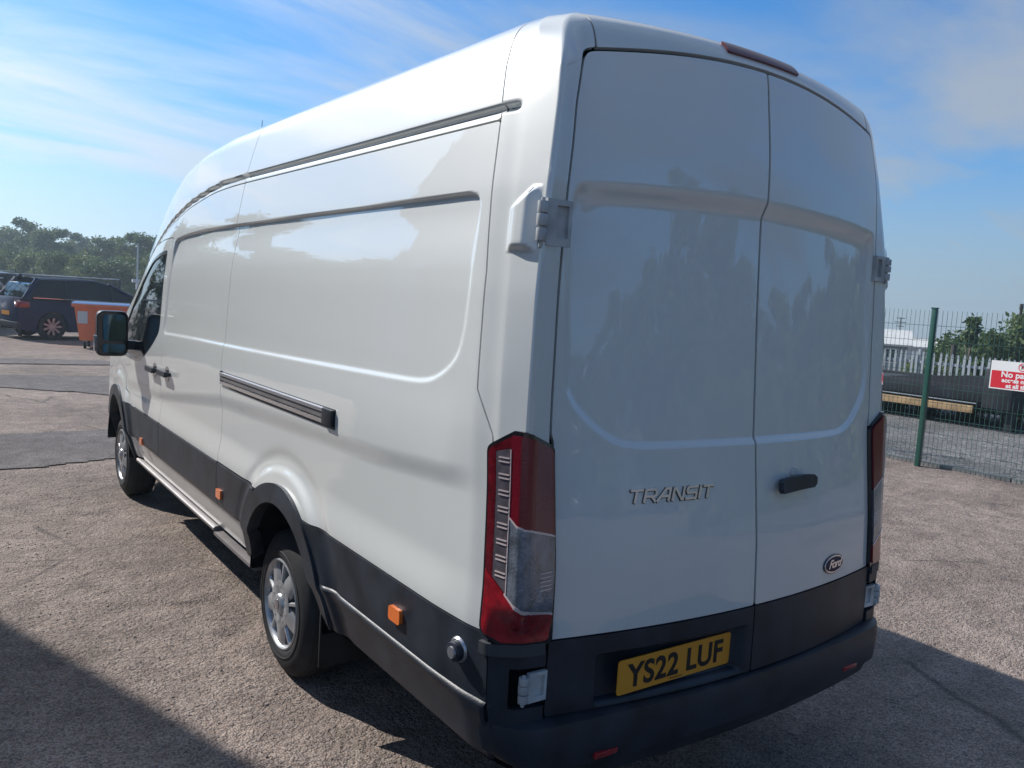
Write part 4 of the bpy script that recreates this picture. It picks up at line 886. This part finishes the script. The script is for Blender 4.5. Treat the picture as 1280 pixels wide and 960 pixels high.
# left background: a belt of trees beyond the parked cars
far = [(-1.5, 95, 6.5, 0), (.3, 88, 6.2, 1), (2.0, 98, 6.8, 0), (3.6, 80, 4.9, 0), (4.6, 92, 6.0, 2), (5.5, 84, 5.9, 0), (6.5, 78, 4.9, 1), (7.5, 95, 5.8, 0), (8.3, 100, 5.7, 0), (9.3, 74, 4.5, 1), (10.2, 80, 5.1, 0), (11.2, 72, 4.9, 1), (12.3, 76, 5.3, 0), (13.6, 80, 5.6, 2), (15.2, 84, 6.0, 0), (17, 88, 6.0, 1)]
trees_l = ['tall dark tree farthest left in the tree belt', 'tree just inside the left edge of the tree belt']
for i, (az, d, h, k) in enumerate(far):
    tree('tree', ORD[i]+' tree from the left in the belt beyond the parked cars and orange bin', 'tree', polar(az, d), h*1.08, k, 'trees in the belt behind the parked cars')
for i, (az, d, h, k) in enumerate([(1.5, 70, 3.6, 1), (3.0, 66, 3.4, 2), (4.4, 64, 3.3, 0), (5.9, 62, 3.2, 2), (7.2, 60, 3.0, 1), (8.6, 58, 3.2, 2), (9.9, 56, 3.1, 0), (11.3, 58, 3.3, 2), (12.7, 60, 3.4, 1), (14.4, 62, 3.6, 2), (16.5, 60, 3.4, 0)]):
    tree('bush', ORD[i]+' bush from the left at the foot of the tree belt behind the cars', 'bush', polar(az, d), h, k, 'bushes at the foot of the tree belt')
for i in range(15):
    tree('tree', ORD[i]+' tree from the left in the farthest row behind the tree belt', 'tree', polar(1.0+i*1.05, 108+random.uniform(-5, 5)), random.uniform(4.6, 5.3), i % 2, 'farthest trees of the belt')
# off to the left, seen mirrored in the van's side
for i in range(16):
    az = -44+i*2.4; d = 30+random.uniform(-3, 6)
    tree('tree', ORD[i]+' tree from the left along the left side of the yard, outside the frame', 'tree', polar(az, d), random.uniform(5.5, 7.5), i % 2, 'trees at the left side of the yard')
# behind the photographer: mirrored in the rear doors
for i in range(15):
    az = 118+i*5.2; d = 30+random.uniform(-3, 7)
    tree('tree', ORD[i]+' tall tree from the right in the row behind the photographer', 'tree', polar(az, d), random.uniform(6.5, 9.5) if 5 > i > 1 else random.uniform(4.5, 6.5), 0 if i % 3 else 1, 'tall trees behind the photographer')
# right background
for az, d, h, k, lab in ((62.2, 33, 2.1, 1, 'low bush left of the short dark post behind the palisade fence'), (63.2, 34, 2.45, 0, 'bush just left of the slim sapling behind the palisade fence'), (64.3, 35, 3.0, 0, 'dark rounded bush under the slim sapling behind the palisade'), (65.3, 36, 3.3, 0, 'broad dark bush behind the palisade, above the left half of the red sign'), (66.4, 36, 3.4, 0, 'bush behind the palisade fence, straight above the middle of the red sign'), (67.6, 35, 3.7, 0, 'taller dark bush at the right edge of the picture behind the pole'), (69.4, 36, 4.2, 1, 'bush beyond the right edge of the picture behind the palisade'), (72, 35, 4.1, 0, 'dark bush farthest right behind the palisade fence')):
    p = polar(az, d); tree('bush', lab, 'bush', (p[0], p[1], -1.6), h, k)
for i, (az, d, h) in enumerate([(64.0, 38, 3.2), (64.9, 38, 3.3), (65.8, 38, 3.5), (66.7, 38, 3.6), (67.4, 38, 3.8)]):
    p = polar(az, d); tree('bush', ORD[i]+' from left of the dark bushes at the back of the thicket behind the sign', 'bush', (p[0], p[1], -1.6), h, 0)
p = polar(64.45, 33); tree('sapling', 'slim pointed young tree rising above the bushes behind the palisade fence', 'tree', (p[0], p[1], -1.6), 4.0, 0)
p = polar(66.9, 34); tree('sapling', 'young tree beside the dark pole at the right edge', 'tree', (p[0], p[1], -1.6), 4.2, 1)
for i in range(15):
    tree('tree', ORD[i]+' tree from the left in the row hidden beyond the van', 'tree', polar(20+i*2.5, 85+random.uniform(-8, 8)), random.uniform(5, 6.5), i % 2, 'trees hidden beyond the van')
for i in range(14):
    tree('tree', ORD[i]+' tree from the left in the row right of the picture', 'tree', polar(76+i*3, 42+random.uniform(-4, 6)), random.uniform(6, 8), i % 2, 'trees right of the picture')
for i, (x, y, h) in enumerate([(15.3, 8.2, .5), (15.2, 7.4, .4), (15.4, 6.5, .45), (15.3, 5.7, .35), (15.5, 9.6, 1.2), (15.6, 11, 1.2)]):
    tree('bush', ORD[i]+' patch of green weeds from the right between trailer and palisade fence', 'weeds', (x, y, 0), h, 2, 'weeds along the palisade fence')
# ------------------------------------------------------------------ green mesh fence with sign
mat('fence_green', (.012, .075, .055), .4, coat=.4); mat('wire_green', (.03, .09, .075), .45)
FXL = 8.48
fence = thing('mesh_fence', 'green welded mesh fence on round-cornered posts along the right of the yard', 'fence', (FXL, 3.9, 0))
posts = [3.9+2.5*k for k in range(-6, 12)]
for y in posts:
    bm = bmesh.new(); box(bm, -.06, 0, y-3.9-.03, y-3.9+.03, -.05, 2.08); bm_obj('fence_post', bm, 'fence_green', fence, bevel=.006)
    bm = bmesh.new(); box(bm, -.066, .006, y-3.9-.036, y-3.9+.036, 2.08, 2.095); bm_obj('post_cap', bm, 'fence_green', fence)
def wires(n0, y0, y1, z0, z1, pitch_v, pitch_h, r):
    V = []; F = []
    def bar(a, b, w1, w2):
        i = len(V); 
        for p_ in (a, b):
            for k in range(3): an = k*2.094; V.append((p_[0]+w1[0]*math.cos(an)+w2[0]*math.sin(an), p_[1]+w1[1]*math.cos(an)+w2[1]*math.sin(an), p_[2]+w1[2]*math.cos(an)+w2[2]*math.sin(an)))
        for k in range(3): F.append((i+k, i+(k+1) % 3, i+3+(k+1) % 3, i+3+k))
    y = y0
    while y < y1+1e-6: bar((.006, y, z0), (.006, y, z1), (r, 0, 0), (0, r, 0)); y += pitch_v
    z = z0+.02
    while z < z1: bar((0.0, y0, z), (0.0, y1, z), (r, 0, 0), (0, 0, r)); z += pitch_h
    return V, F
V, F = wires(0, .03, 2.47, .04, 2.06, .061, .2, .0032)
o = from_np('wire_mesh', np.array(V), F, 'wire_green', fence, smooth=False); me_w = o.data; o['kind'] = 'stuff'; o.location = (.004, posts[0]-3.9, 0)
for y in posts[1:-1]:
    o2 = o.copy(); link(o2); o2.location = (.004, y-3.9, 0)
# sign
mat('sign_white', (.78, .78, .76), .45); mat('sign_red', (.62, .02, .035), .45); mat('sign_black', (.02, .02, .02), .5)
sign = thing('no_parking_sign', 'white and red no parking sign fixed to the green mesh fence', 'sign', (FXL-.075, 3.10, 1.14))
SW, SH = .72, .345
SF = lambda u, v, d: (-d, -u, v)
bm = bmesh.new(); prism(bm, [(0, 0), (SW, 0), (SW, SH), (0, SH)], 0, .004, SF); bm_obj('board', bm, 'sign_white', sign)
bm = bmesh.new(); prism(bm, [(.014, .014), (SW-.014, .014), (SW-.014, .225), (.014, .225)], .004, .0048, SF); bm_obj('red_field', bm, 'sign_red', sign)
MS = Matrix(((0, 0, -1, 0), (-1, 0, 0, 0), (0, 1, 0, 0), (0, 0, 0, 1)))
for body, sz, v, kx in (('No parking', .098, .182, 1.05), ('access needed', .070, .112, 1.08), ('at all times', .070, .046, 1.08)):
    me = text_mesh(body, sz, .0002, offset=.0028); put_mesh(me, MS @ Matrix.Translation((SW/2, v, .0055)) @ Matrix.Diagonal((kx, 1, 1, 1)), 'sign_lettering', 'sign_white', sign)
bm = bmesh.new()
for k in range(36):
    a0, a1 = 2*math.pi*k/36, 2*math.pi*(k+1)/36; c = (SW/2, .285)
    prism(bm, [(c[0]+ra*math.cos(a), c[1]+ra*math.sin(a)) for ra, a in ((.040, a0), (.049, a0), (.049, a1), (.040, a1))], .004, .0052, SF)
prism(bm, [(SW/2-.031, .285+.025), (SW/2-.025, .285+.031), (SW/2+.031, .285-.025), (SW/2+.025, .285-.031)], .0056, .0062, SF)
bmesh.ops.remove_doubles(bm, verts=bm.verts, dist=.0001); bm_obj('prohibition_ring', bm, 'sign_red', sign)
me = text_mesh('P', .066, .0002, offset=.002); put_mesh(me, MS @ Matrix.Translation((SW/2, .285, .0055)), 'sign_letter', 'sign_black', sign)
# palisade fence beyond the track
mat('galvanised', (.45, .48, .50), .45, metal=.5, noise=(5, .2))
pal = thing('palisade_fence', 'grey galvanised palisade fence of pointed pales beyond the trailer', 'fence', (16.2, 2, 0))
bm = bmesh.new(); y = 0
PL = []
def pale_bm():
    bm = bmesh.new(); pts = [(-.027, 0), (.027, 0), (.027, 1.22), (.010, 1.30), (0, 1.27), (-.010, 1.30), (-.027, 1.22)]
    prism(bm, pts, 0, .012, lambda u, v, d: (-d, u, v)); return bm
p0_ = bm_obj('pale', pale_bm(), 'galvanised', pal)
for k in range(1, 150):
    q = p0_.copy(); link(q); q.location = (random.uniform(-.006, .006), k*.13, random.uniform(-.01, .01)); q.rotation_euler = (R(random.uniform(-.8, .8)), 0, 0)
for z in (.25, 1.05): bm = bmesh.new(); box(bm, .012, .05, -.1, 21.0, z-.03, z+.03); bm_obj('fence_rail', bm, 'galvanised', pal)
for k in range(8): bm = bmesh.new(); box(bm, .05, .11, k*2.9+.4, k*2.9+.46, -.05, 1.34); bm_obj('fence_post', bm, 'galvanised', pal)
# ------------------------------------------------------------------ flatbed trailer
mat('trailer_paint', (.018, .020, .026), .5, noise=(3, .3)); mat('timber', (.46, .30, .15), .75, noise=(6, .3), bump=(40, .002))
tr_ = thing('flatbed_trailer', 'long dark flatbed trailer with a pale timber side plank behind the mesh fence', 'trailer', (14.0, 9.5, 0))
def tb(nm, x0, x1, y0, y1, z0, z1, m='trailer_paint', bev=.008):
    bm = bmesh.new(); box(bm, x0, x1, y0-9.5, y1-9.5, z0, z1); return bm_obj(nm, bm, m, tr_, bevel=bev)
tb('deck', -.2, 2.0, 5.6, 15.5, .66, .74); tb('side_rail', -.26, -.2, 5.6, 15.5, .52, .80); tb('side_rail', 2.0, 2.06, 5.6, 15.5, .52, .80)
tb('timber_plank', -.28, -.235, 5.75, 15.2, .29, .43, 'timber'); tb('lower_beam', -.20, -.12, 5.6, 15.2, .43, .52); tb('headboard', -.26, 2.06, 5.1, 5.6, .42, 1.15)
tb('edge_strip', -.268, -.255, 5.7, 15.3, .475, .492, 'galvanised', 0); tb('landing_leg', -.1, .02, 5.1, 5.25, .02, .45); tb('leg_foot', -.2, .12, 5.02, 5.33, .0, .03); tb('drawbar', .8, 1.0, 3.9, 5.1, .45, .56)
bm = bmesh.new(); prism(bm, [(5.6, .80), (7.6, .80), (5.6, 1.02)], -.22, -.16, lambda u, v, d: (d, u-9.5, v)); bm_obj('ramp_brace', bm, 'trailer_paint', tr_)
for y in (11.6, 12.5, 13.4):
    w = bpy.data.objects.new('wheel', None); link(w); w.parent = tr_; w.location = (-.1, y-9.5, .38)
    V, F = lathe([(-.02, .18), (-.08, .22), (-.1, .34), (-.06, .38), (.08, .38), (.12, .34), (.1, .2)], 24); from_np('tyre', np.array(V), F, 'rubber', w)
    V, F = lathe([(-.05, .2), (-.03, .17), (.0, .12), (-.04, .08), (-.05, .001)], 20); from_np('rim', np.array(V), F, 'wheel_silver', w)
# ------------------------------------------------------------------ low buildings and poles at the right
mat('render_white', (.62, .64, .66), .8, noise=(2, .08)); mat('roof_grey', (.33, .34, .36), .8, noise=(3, .15)); mat('roof_pale', (.58, .57, .54), .7, noise=(2, .1)); mat('wall_grey', (.22, .25, .28), .85, noise=(2, .12)); mat('window_dark', (.03, .04, .05), .1, coat=1)
def shed(name, label, az, d, w, dep, zb, ze, zr, m, mr, rz, wins):
    p = polar(az, d); t = thing(name, label, 'building', (p[0], p[1], zb), rz)
    bm = bmesh.new(); prism(bm, [(0, 0), (w, 0), (w, ze-zb), (0, ze-zb)], 0, dep, lambda u, v, dd: (u-w/2, dd, v)); bm_obj('wall', bm, m, t)
    bm = bmesh.new(); prism(bm, [(-.3, ze-zb-.05), (dep/2, zr-zb), (dep+.3, ze-zb-.05), (dep+.3, ze-zb+.05), (dep/2, zr-zb+.12), (-.3, ze-zb+.05)], -w/2-.25, w/2+.25, lambda u, v, dd: (dd, u, v)); bm_obj('roof', bm, mr, t)
    for (x, z, ww, hh) in wins:
        bm = bmesh.new(); box(bm, x-ww/2-.06, x+ww/2+.06, -.04, .03, z-.06, z+hh+.06); f_ = bm_obj('window', bm, 'render_white', t)
        bm = bmesh.new(); box(bm, x-ww/2, x+ww/2, -.05, -.02, z, z+hh); bm_obj('pane', bm, 'window_dark', f_)
    return t
shed('cabin', 'grey cabin with a pale pitched roof beside the van door edge', 59.2, 52, 3.4, 4, -1.6, .75, 1.5, 'wall_grey', 'roof_pale', R(-58), [(.9, 1.4, .6, .7), (-.9, 1.4, .6, .7)])
shed('long_shed', 'long low white building with a shallow roof behind the palisade fence', 61.6, 60, 4.6, 4, -1.6, .55, .95, 'render_white', 'roof_pale', R(-62), [(-1.2, 1.2, .6, .6), (1.0, 1.2, .6, .6)])
mat('pole_dark', (.05, .045, .04), .8)
p = polar(66.85, 38); t = thing('utility_pole', 'dark timber pole with a short crossarm at the right edge', 'pole', (p[0], p[1], -1.6))
bm = bmesh.new(); cyl(bm, (0, 0, 0), (0, 0, 4.4), .07, .055, n=10); bm_obj('mast', bm, 'pole_dark', t)
bm = bmesh.new(); box(bm, -.28, .28, -.03, .03, 4.0, 4.06); bm_obj('crossarm', bm, 'pole_dark', t); bm = bmesh.new(); cyl(bm, (0, 0, 4.38), (0, 0, 4.6), .085, .07, n=8); bm_obj('pole_top', bm, 'pole_dark', t)
p = polar(63.6, 30); bm = bmesh.new(); cyl(bm, (p[0], p[1], -1.4), (p[0], p[1], 1.35), .09, .08, n=10); tag(bm_obj('marker_post', bm, 'pole_dark'), 'short dark post standing in front of the bushes behind the palisade', 'post')
for az, d, lab in ((60.5, 58, 'thin television aerial mast above the low white building'),):
    p = polar(az, d); t = thing('aerial_mast', lab, 'mast', (p[0], p[1], -1.6)); bm = bmesh.new(); cyl(bm, (0, 0, 0), (0, 0, 4.0), .035, .03, n=6); bm_obj('mast', bm, 'pole_dark', t)
    for z, w_ in ((3.95, .9), (3.7, 1.3), (3.45, .9)): bm = bmesh.new(); box(bm, -w_/2, w_/2, -.02, .02, z-.02, z+.02); bm_obj('crossbar', bm, 'pole_dark', t)
# ------------------------------------------------------------------ left: parked cars, bin, fence
mat('car_navy', (.010, .020, .060), .4, coat=0, spec=.25, noise=(2, .1)); mat('car_silver', (.42, .44, .47), .3, metal=.5, coat=1); mat('bin_orange', (.88, .22, .09), .45, noise=(3, .12)); mat('bin_blue', (.04, .11, .26), .4); mat('paper', (.7, .7, .7), .6)
def car(label, cat, loc, heading_az, m, L=4.7, H=1.68, Wd=.92, hatch=True, name='parked_car'):
    """local +y forward"""
    t = thing(name, label, cat, (loc[0], loc[1], 0), -R(heading_az)); rear = -L/2; fr = L/2; ax = (rear+.82, fr-.86); wr = .36
    def arcp(cy, r=.40): return [(cy+r*math.cos(a), .36+r*math.sin(a)) for a in np.linspace(math.pi, 0, 9)]
    low = [(rear+.06, .28), (ax[0]-.41, .24)]+arcp(ax[0])+[(ax[0]+.41, .22), (ax[1]-.41, .22)]+arcp(ax[1])+[(fr-.12, .24), (fr-.01, .42), (fr-.03, .66), (fr-.28, .86), (fr-1.18, 1.03), (fr-1.5, 1.06), (rear+.8, 1.10), (rear+.10, 1.10), (rear+.02, .95), (rear, .60)]
    bm = bmesh.new(); rows = []
    for x, ins in ((-Wd, .05), (-Wd+.04, .0), (0, -.02), (Wd-.04, .0), (Wd, .05)):
        ring = []
        for (y, z) in low:
            tap = 1-.16*max(0, (abs(y)-L*.36)/(L*.14))**2-.05*max(0, z-.7)/.4
            zz_ = z-(ins*.5 if z > .9 else 0); ring.append(bm.verts.new((x*tap, y*(1-ins*.15), zz_)))
        rows.append(ring)
    n = len(low)
    for a, b in zip(rows[:-1], rows[1:]):
        for i in range(n): bm.faces.new((a[i], a[(i+1) % n], b[(i+1) % n], b[i]))
    bm.faces.new(rows[0]); bm.faces.new(rows[-1][::-1])
    bm_obj('body', bm, m, t, bevel=.025, seg=3, angle=28)
    gh = [(rear+.16, 1.08), (rear+.30, 1.46), (rear+.52, H-.09), (fr-2.75, H-.05), (fr-2.35, H-.12), (fr-1.32, 1.05)]
    if not hatch: gh = [(rear+.75, 1.05), (rear+1.25, H-.15), (rear+1.6, H-.06), (fr-2.4, H-.05), (fr-2.1, H-.12), (fr-1.3, 1.03)]
    def side_w(z): return Wd-.05-.20*(z-1.05)/.6
    bm = bmesh.new(); A = [bm.verts.new((-side_w(z), y, z)) for y, z in gh]; B = [bm.verts.new((side_w(z), y, z)) for y, z in gh]; bm.faces.new(A); bm.faces.new(B[::-1])
    for i in range(len(gh)): bm.faces.new((A[i], B[i], B[(i+1) % len(gh)], A[(i+1) % len(gh)]))
    bm_obj('windows', bm, 'tinted_glass', t, bevel=.03, seg=2)
    bm = bmesh.new()      # roof skin
    top = [p for p in gh if p[1] > H-.2]; A = []; ys = np.linspace(top[0][0]-.06, top[-1][0]+.02, 8)
    rr = []
    for y in ys:
        z = np.interp(y, [p[0] for p in top], [p[1] for p in top])+.02; rr.append([bm.verts.new((x*side_w(z)*1.0, y, z+dz)) for x, dz in ((-1.03, -.05), (-.95, .0), (-.5, .03), (0, .04), (.5, .03), (.95, .0), (1.03, -.05))])
    for a, b in zip(rr[:-1], rr[1:]):
        for i in range(6): bm.faces.new((a[i], a[i+1], b[i+1], b[i]))
    g2 = bmesh.ops.solidify(bm, geom=bm.faces[:], thickness=.02); bm_obj('roof', bm, m, t, smooth='auto')
    for s_ in (-1, 1):
        for (a, b, w_) in ((gh[-1], gh[-2], .05), (gh[0], gh[2], .09)):
            bm = bmesh.new(); cyl(bm, (s_*(side_w(a[1])+.005), a[0], a[1]), (s_*(side_w(b[1])+.005), b[0], b[1]), w_, n=6); bm_obj('pillar', bm, m, t)
        for y in ((rear+fr)/2+.1, rear+1.25): bm = bmesh.new(); cyl(bm, (s_*(side_w(1.06)+.004), y, 1.06), (s_*(side_w(H-.1)+.004), y-.05, H-.1), .035, n=6); bm_obj('pillar', bm, 'gloss_black', t)
        bm = bmesh.new(); cyl(bm, (s_*(side_w(1.07)+.012), rear+.35, 1.115), (s_*(side_w(1.05)+.012), fr-1.5, 1.07), .014, n=6); bm_obj('window_trim', bm, 'chrome', t)
        bm = bmesh.new(); cyl(bm, (s_*.70, rear+.5, H+.03), (s_*.70, fr-2.6, H+.04), .015, n=6); bm_obj('roof_rail', bm, 'brushed', t)
        bm = bmesh.new(); box(bm, s_*.72-.16, s_*.72+.15, rear-.0, rear+.28, .84, 1.02); bm_obj('tail_light', bm, 'lens_red', t, bevel=.03)
        bm = bmesh.new(); box(bm, s_*.66-.16, s_*.66+.14, fr-.35, fr-.02, .66, .82); bm_obj('headlight', bm, 'lens_clear', t, bevel=.03)
        bm = bmesh.new(); box(bm, s_*(Wd+.09)-.09, s_*(Wd+.09)+.09, fr-1.55, fr-1.45, 1.02, 1.16); bm_obj('door_mirror', bm, m, t, bevel=.02)
        bm = bmesh.new(); box(bm, s_*Wd*.985-.012, s_*Wd*.985+.012, -.95, -.78, .88, .91); bm_obj('door_handle', bm, 'chrome', t); 
        for yx in ax:
            w = bpy.data.objects.new('wheel', None); link(w); w.parent = t; w.location = (s_*(Wd-.10), yx, wr)
            V, F = lathe([(s_*.09, .24), (s_*.10, .30), (s_*.075, .352), (-s_*.08, .355), (-s_*.1, .3)], 32); from_np('tyre', np.array(V), F, 'rubber', w)
            bm = bmesh.new()
            for k in range(9):
                a = 2*math.pi*k/9; c, d_ = math.cos(a), math.sin(a); hw = .022
                q = [(.04*c-hw*d_, .04*d_+hw*c), (.235*c-hw*1.3*d_, .235*d_+hw*1.3*c), (.235*c+hw*1.3*d_, .235*d_-hw*1.3*c), (.04*c+hw*d_, .04*d_-hw*c)]
                prism(bm, q, s_*.060, s_*.085, lambda u, v, d: (d, u, v))
            cyl(bm, (s_*.05, 0, 0), (s_*.09, 0, 0), .055, n=14); bm_obj('rim', bm, 'wheel_silver', w)
            V, F = lathe([(s_*.085, .245), (s_*.09, .235), (s_*.03, .225), (s_*.03, .001)], 28); from_np('wheel_barrel', np.array(V), F, 'inner_dark', w)
    bm = bmesh.new(); box(bm, -.26, .26, rear-.012, rear+.02, .62, .73); bm_obj('number_plate', bm, 'plate_yellow', t)
    bm = bmesh.new(); box(bm, -.55, .55, fr-.04, fr+.0, .42, .62); bm_obj('grille', bm, 'gloss_black', t, bevel=.02)
    bm = bmesh.new(); box(bm, -.80, .80, rear-.02, rear+.14, .30, .46); bm_obj('rear_bumper', bm, 'black_trim', t, bevel=.03)
    return t
hd_ = 75
c0 = Vector((.02, 24.1)); dirv = Vector((math.sin(R(hd_)), math.cos(R(hd_)))); side_ = Vector((dirv.y, -dirv.x))
# the near rear wheel stands at (.5,23.6): derive the centre of the car
wheelp = Vector((.55, 23.55)); cen = wheelp+dirv*(4.7/2-.82)-side_*(.80)
car('dark blue estate-style four by four parked behind the orange bin', 'car', (cen.x, cen.y), hd_, 'car_navy')
car('silver car at the left edge of the picture behind the dark blue one', 'car', (-1.3, 27.6), 196, 'car_silver', L=4.3, H=1.5, hatch=False)
p = polar(7.8, 33)
car('pale silver car half hidden beyond the dark blue four by four', 'car', (p[0]-1.6, p[1]+1.5), 75, 'car_silver', L=4.4, H=1.72)
# large wheeled bin
bx, by = polar(9.55, 23.2); bn = thing('wheeled_bin', 'large orange four-wheeled waste bin with a blue lid', 'bin', (bx, by, 0), R(-16))
bm = bmesh.new(); Z0, Z1 = .20, 1.06
lo = [(-.56, -.42), (.56, -.42), (.56, .42), (-.56, .42)]; hi_ = [(-.68, -.52), (.68, -.52), (.68, .52), (-.68, .52)]
A = [bm.verts.new((x, y, Z0)) for x, y in lo]; B = [bm.verts.new((x, y, Z1)) for x, y in hi_]; bm.faces.new(A[::-1]); bm.faces.new(B)
for i in range(4): bm.faces.new((A[i], A[(i+1) % 4], B[(i+1) % 4], B[i]))
bm_obj('bin_body', bm, 'bin_orange', bn, bevel=.04, seg=3)
bm = bmesh.new(); box(bm, -.73, .73, -.57, .57, 1.02, 1.10); bm_obj('rim', bm, 'bin_orange', bn, bevel=.02)
bm = bmesh.new(); rr = []
for x in (-.73, .73): rr.append([bm.verts.new((x, .56*math.sin(a), 1.10+.045*math.cos(a))) for a in np.linspace(-math.pi/2, math.pi/2, 9)])
for i in range(8): bm.faces.new((rr[0][i], rr[0][i+1], rr[1][i+1], rr[1][i]))
bm.faces.new(rr[0]); bm.faces.new(rr[1][::-1]); bm_obj('lid', bm, 'bin_blue', bn, bevel=.012)
bm = bmesh.new(); prism(bm, [(-.60, .62), (-.38, .62), (-.38, .92), (-.60, .92)], .0, .006, lambda u, v, d: (u, -.42-(v-.2)/.86*.10-.006-d, v)); bm_obj('paper_label', bm, 'paper', bn)
for x in (-.25, .1, .45): bm = bmesh.new(); prism(bm, [(x-.012, .3), (x+.012, .3), (x+.012, .98), (x-.012, .98)], -.01, .012, lambda u, v, d: (u, -.42-(v-.2)/.86*.10-d, v)); bm_obj('rib', bm, 'bin_orange', bn)
for x, y in ((-.45, -.33), (.45, -.33), (-.45, .33), (.45, .33)):
    bm = bmesh.new(); cyl(bm, (x-.025, y, .09), (x+.025, y, .09), .09, n=16); w_ = bm_obj('castor', bm, 'rubber', bn); bm = bmesh.new(); box(bm, x-.035, x+.035, y-.03, y+.03, .09, .22); bm_obj('castor_fork', bm, 'brushed', w_)
# old fence by the cars
ff = thing('railing_fence', 'dark sagging wire fence on thin posts in front of the silver car', 'fence', (-.1, 24.8, 0))
pts_ = [(-6.5, 21.8), (-3.3, 23.4), (-.05, 24.9), (1.9, 28.2), (3.6, 31.2)]
mat('post_dark', (.03, .035, .04), .6)
for (x, y) in pts_: bm = bmesh.new(); cyl(bm, (x+.1, y-24.8, -.05), (x+.1, y-24.8, 1.72), .045, n=8); bm_obj('fence_post', bm, 'post_dark', ff)
for (a, b) in zip(pts_[:-1], pts_[1:]):
    A = Vector((a[0]+.1, a[1]-24.8, 0)); B = Vector((b[0]+.1, b[1]-24.8, 0))
    for z in (1.70, .22): bm = bmesh.new(); cyl(bm, A+Vector((0, 0, z)), B+Vector((0, 0, z)), .02, n=6); bm_obj('fence_rail', bm, 'galvanised', ff)
    bm = bmesh.new(); L_ = (B-A).length; k = int(L_/.12)
    for i in range(1, k): P_ = A.lerp(B, i/k); cyl(bm, P_+Vector((0, 0, .22)), P_+Vector((0, 0, 1.70)), .006, n=3, caps=False)
    for z in np.arange(.4, 1.7, .16): cyl(bm, A+Vector((0, 0, z)), B+Vector((0, 0, z)), .005, n=3, caps=False)
    o = bm_obj('wire_mesh', bm, 'post_dark', ff); o['kind'] = 'stuff'
bm = bmesh.new(); 
for i in range(6): box(bm, -6.2+i*1.0+.02, -5.2+i*1.0-.02, 22.35+i*.46, 22.5+i*.46, 0, .28)
bm.free()
p = polar(11.2, 48); t = thing('lamp_post', 'slim grey lamp post in front of the tree belt beside the cab window', 'lamp post', (p[0], p[1], 0))
bm = bmesh.new(); cyl(bm, (0, 0, 0), (0, 0, 3.6), .06, .035, n=8); bm_obj('column', bm, 'galvanised', t); bm = bmesh.new(); box(bm, -.25, .25, -.1, .1, 1.55, 1.72); box(bm, -.06, .06, -.06, .06, 1.2, 1.55); bm_obj('fitting', bm, 'render_white', t, bevel=.01)
# ------------------------------------------------------------------ the building on the left whose shadow crosses the yard
mat('cladding_grey', (.22, .23, .24), .6, noise=(2, .1)); mat('brick_red', (.24, .12, .09), .85, noise=(5, .2))
wa = Vector((-6.58, 12.7)); wb = Vector((-3.55, 4.3)); dv = (wb-wa).normalized(); nv = Vector((-dv.y, dv.x))*-1      # nv away from the van
if nv.x > 0: nv = -nv
bl = thing('warehouse', 'grey clad warehouse left of the picture whose shadow falls over the yard', 'building', (wa.x, wa.y, 0))
Lw = (wb-wa).length; EH = 6.0
def BP(u, d, z): q = dv*u+nv*d; return (q.x, q.y, z)
bm = bmesh.new(); prism(bm, [(0, 0), (Lw, 0), (Lw, 9), (0, 9)], 0, 1.1, lambda u, v, d: BP(u, v, d)); bm_obj('brick_plinth', bm, 'brick_red', bl)
bm = bmesh.new(); prism(bm, [(0, 0.03), (Lw, .03), (Lw, 9), (0, 9)], 1.1, EH, lambda u, v, d: BP(u, v, d)); bm_obj('wall', bm, 'cladding_grey', bl)
bm = bmesh.new(); prism(bm, [(-.12, EH), (4.5, EH+1.1), (9.12, EH), (9.12, EH+.12), (4.5, EH+1.24), (-.12, EH+.12)], -.15, Lw+.15, lambda u, v, d: BP(d, u, v)); bm_obj('roof', bm, 'roof_grey', bl)
r0 = None
for k in range(int(Lw/.33)):
    if r0 is None:
        bm = bmesh.new(); prism(bm, [(-.03, 1.15), (.03, 1.15), (.03, EH-.05), (-.03, EH-.05)], -.03, .03, lambda u, v, d: BP(.15+u, -d, v)); r0 = bm_obj('cladding_rib', bm, 'cladding_grey', bl)
    else: q = r0.copy(); link(q); q.location = (dv.x*.33*k, dv.y*.33*k, 0)
bm = bmesh.new(); prism(bm, [(2.6, .02), (5.6, .02), (5.6, 3.6), (2.6, 3.6)], -.06, .02, lambda u, v, d: BP(u, d, v)); bm_obj('roller_door', bm, 'bin_blue', bl)
# white house and a green hedge behind the photographer
shed('house', 'white house behind the photographer, mirrored in the rear doors', 156, 58, 7, 6, 0, 3.4, 5.2, 'render_white', 'roof_grey', R(180-152+0), [])
mat('container_green', (.10, .16, .05), .6, noise=(1, .2))
for i in range(5):
    p = polar(128-i*8, 17+i*.3); tree('bush', ORD[i]+' sunlit hedge bush from the right behind the photographer', 'bush', p, 2.3, 2, 'hedge behind the photographer')

# ------------------------------------------------------------------ haze over the whole yard
hm = bpy.data.materials.new('haze'); hm.use_nodes = True; t = hm.node_tree; t.nodes.clear(); o_ = N('ShaderNodeOutputMaterial', t); pv = N('ShaderNodeVolumePrincipled', t)
pv.inputs['Color'].default_value = (.72, .88, 1, 1); pv.inputs['Density'].default_value = .0017; pv.inputs['Anisotropy'].default_value = .45; t.links.new(pv.outputs[0], o_.inputs['Volume'])
MAT['haze'] = hm
bm = bmesh.new(); box(bm, -330, 330, -330, 330, -3.2, 16); tag(bm_obj('haze', bm, 'haze'), kind='stuff')
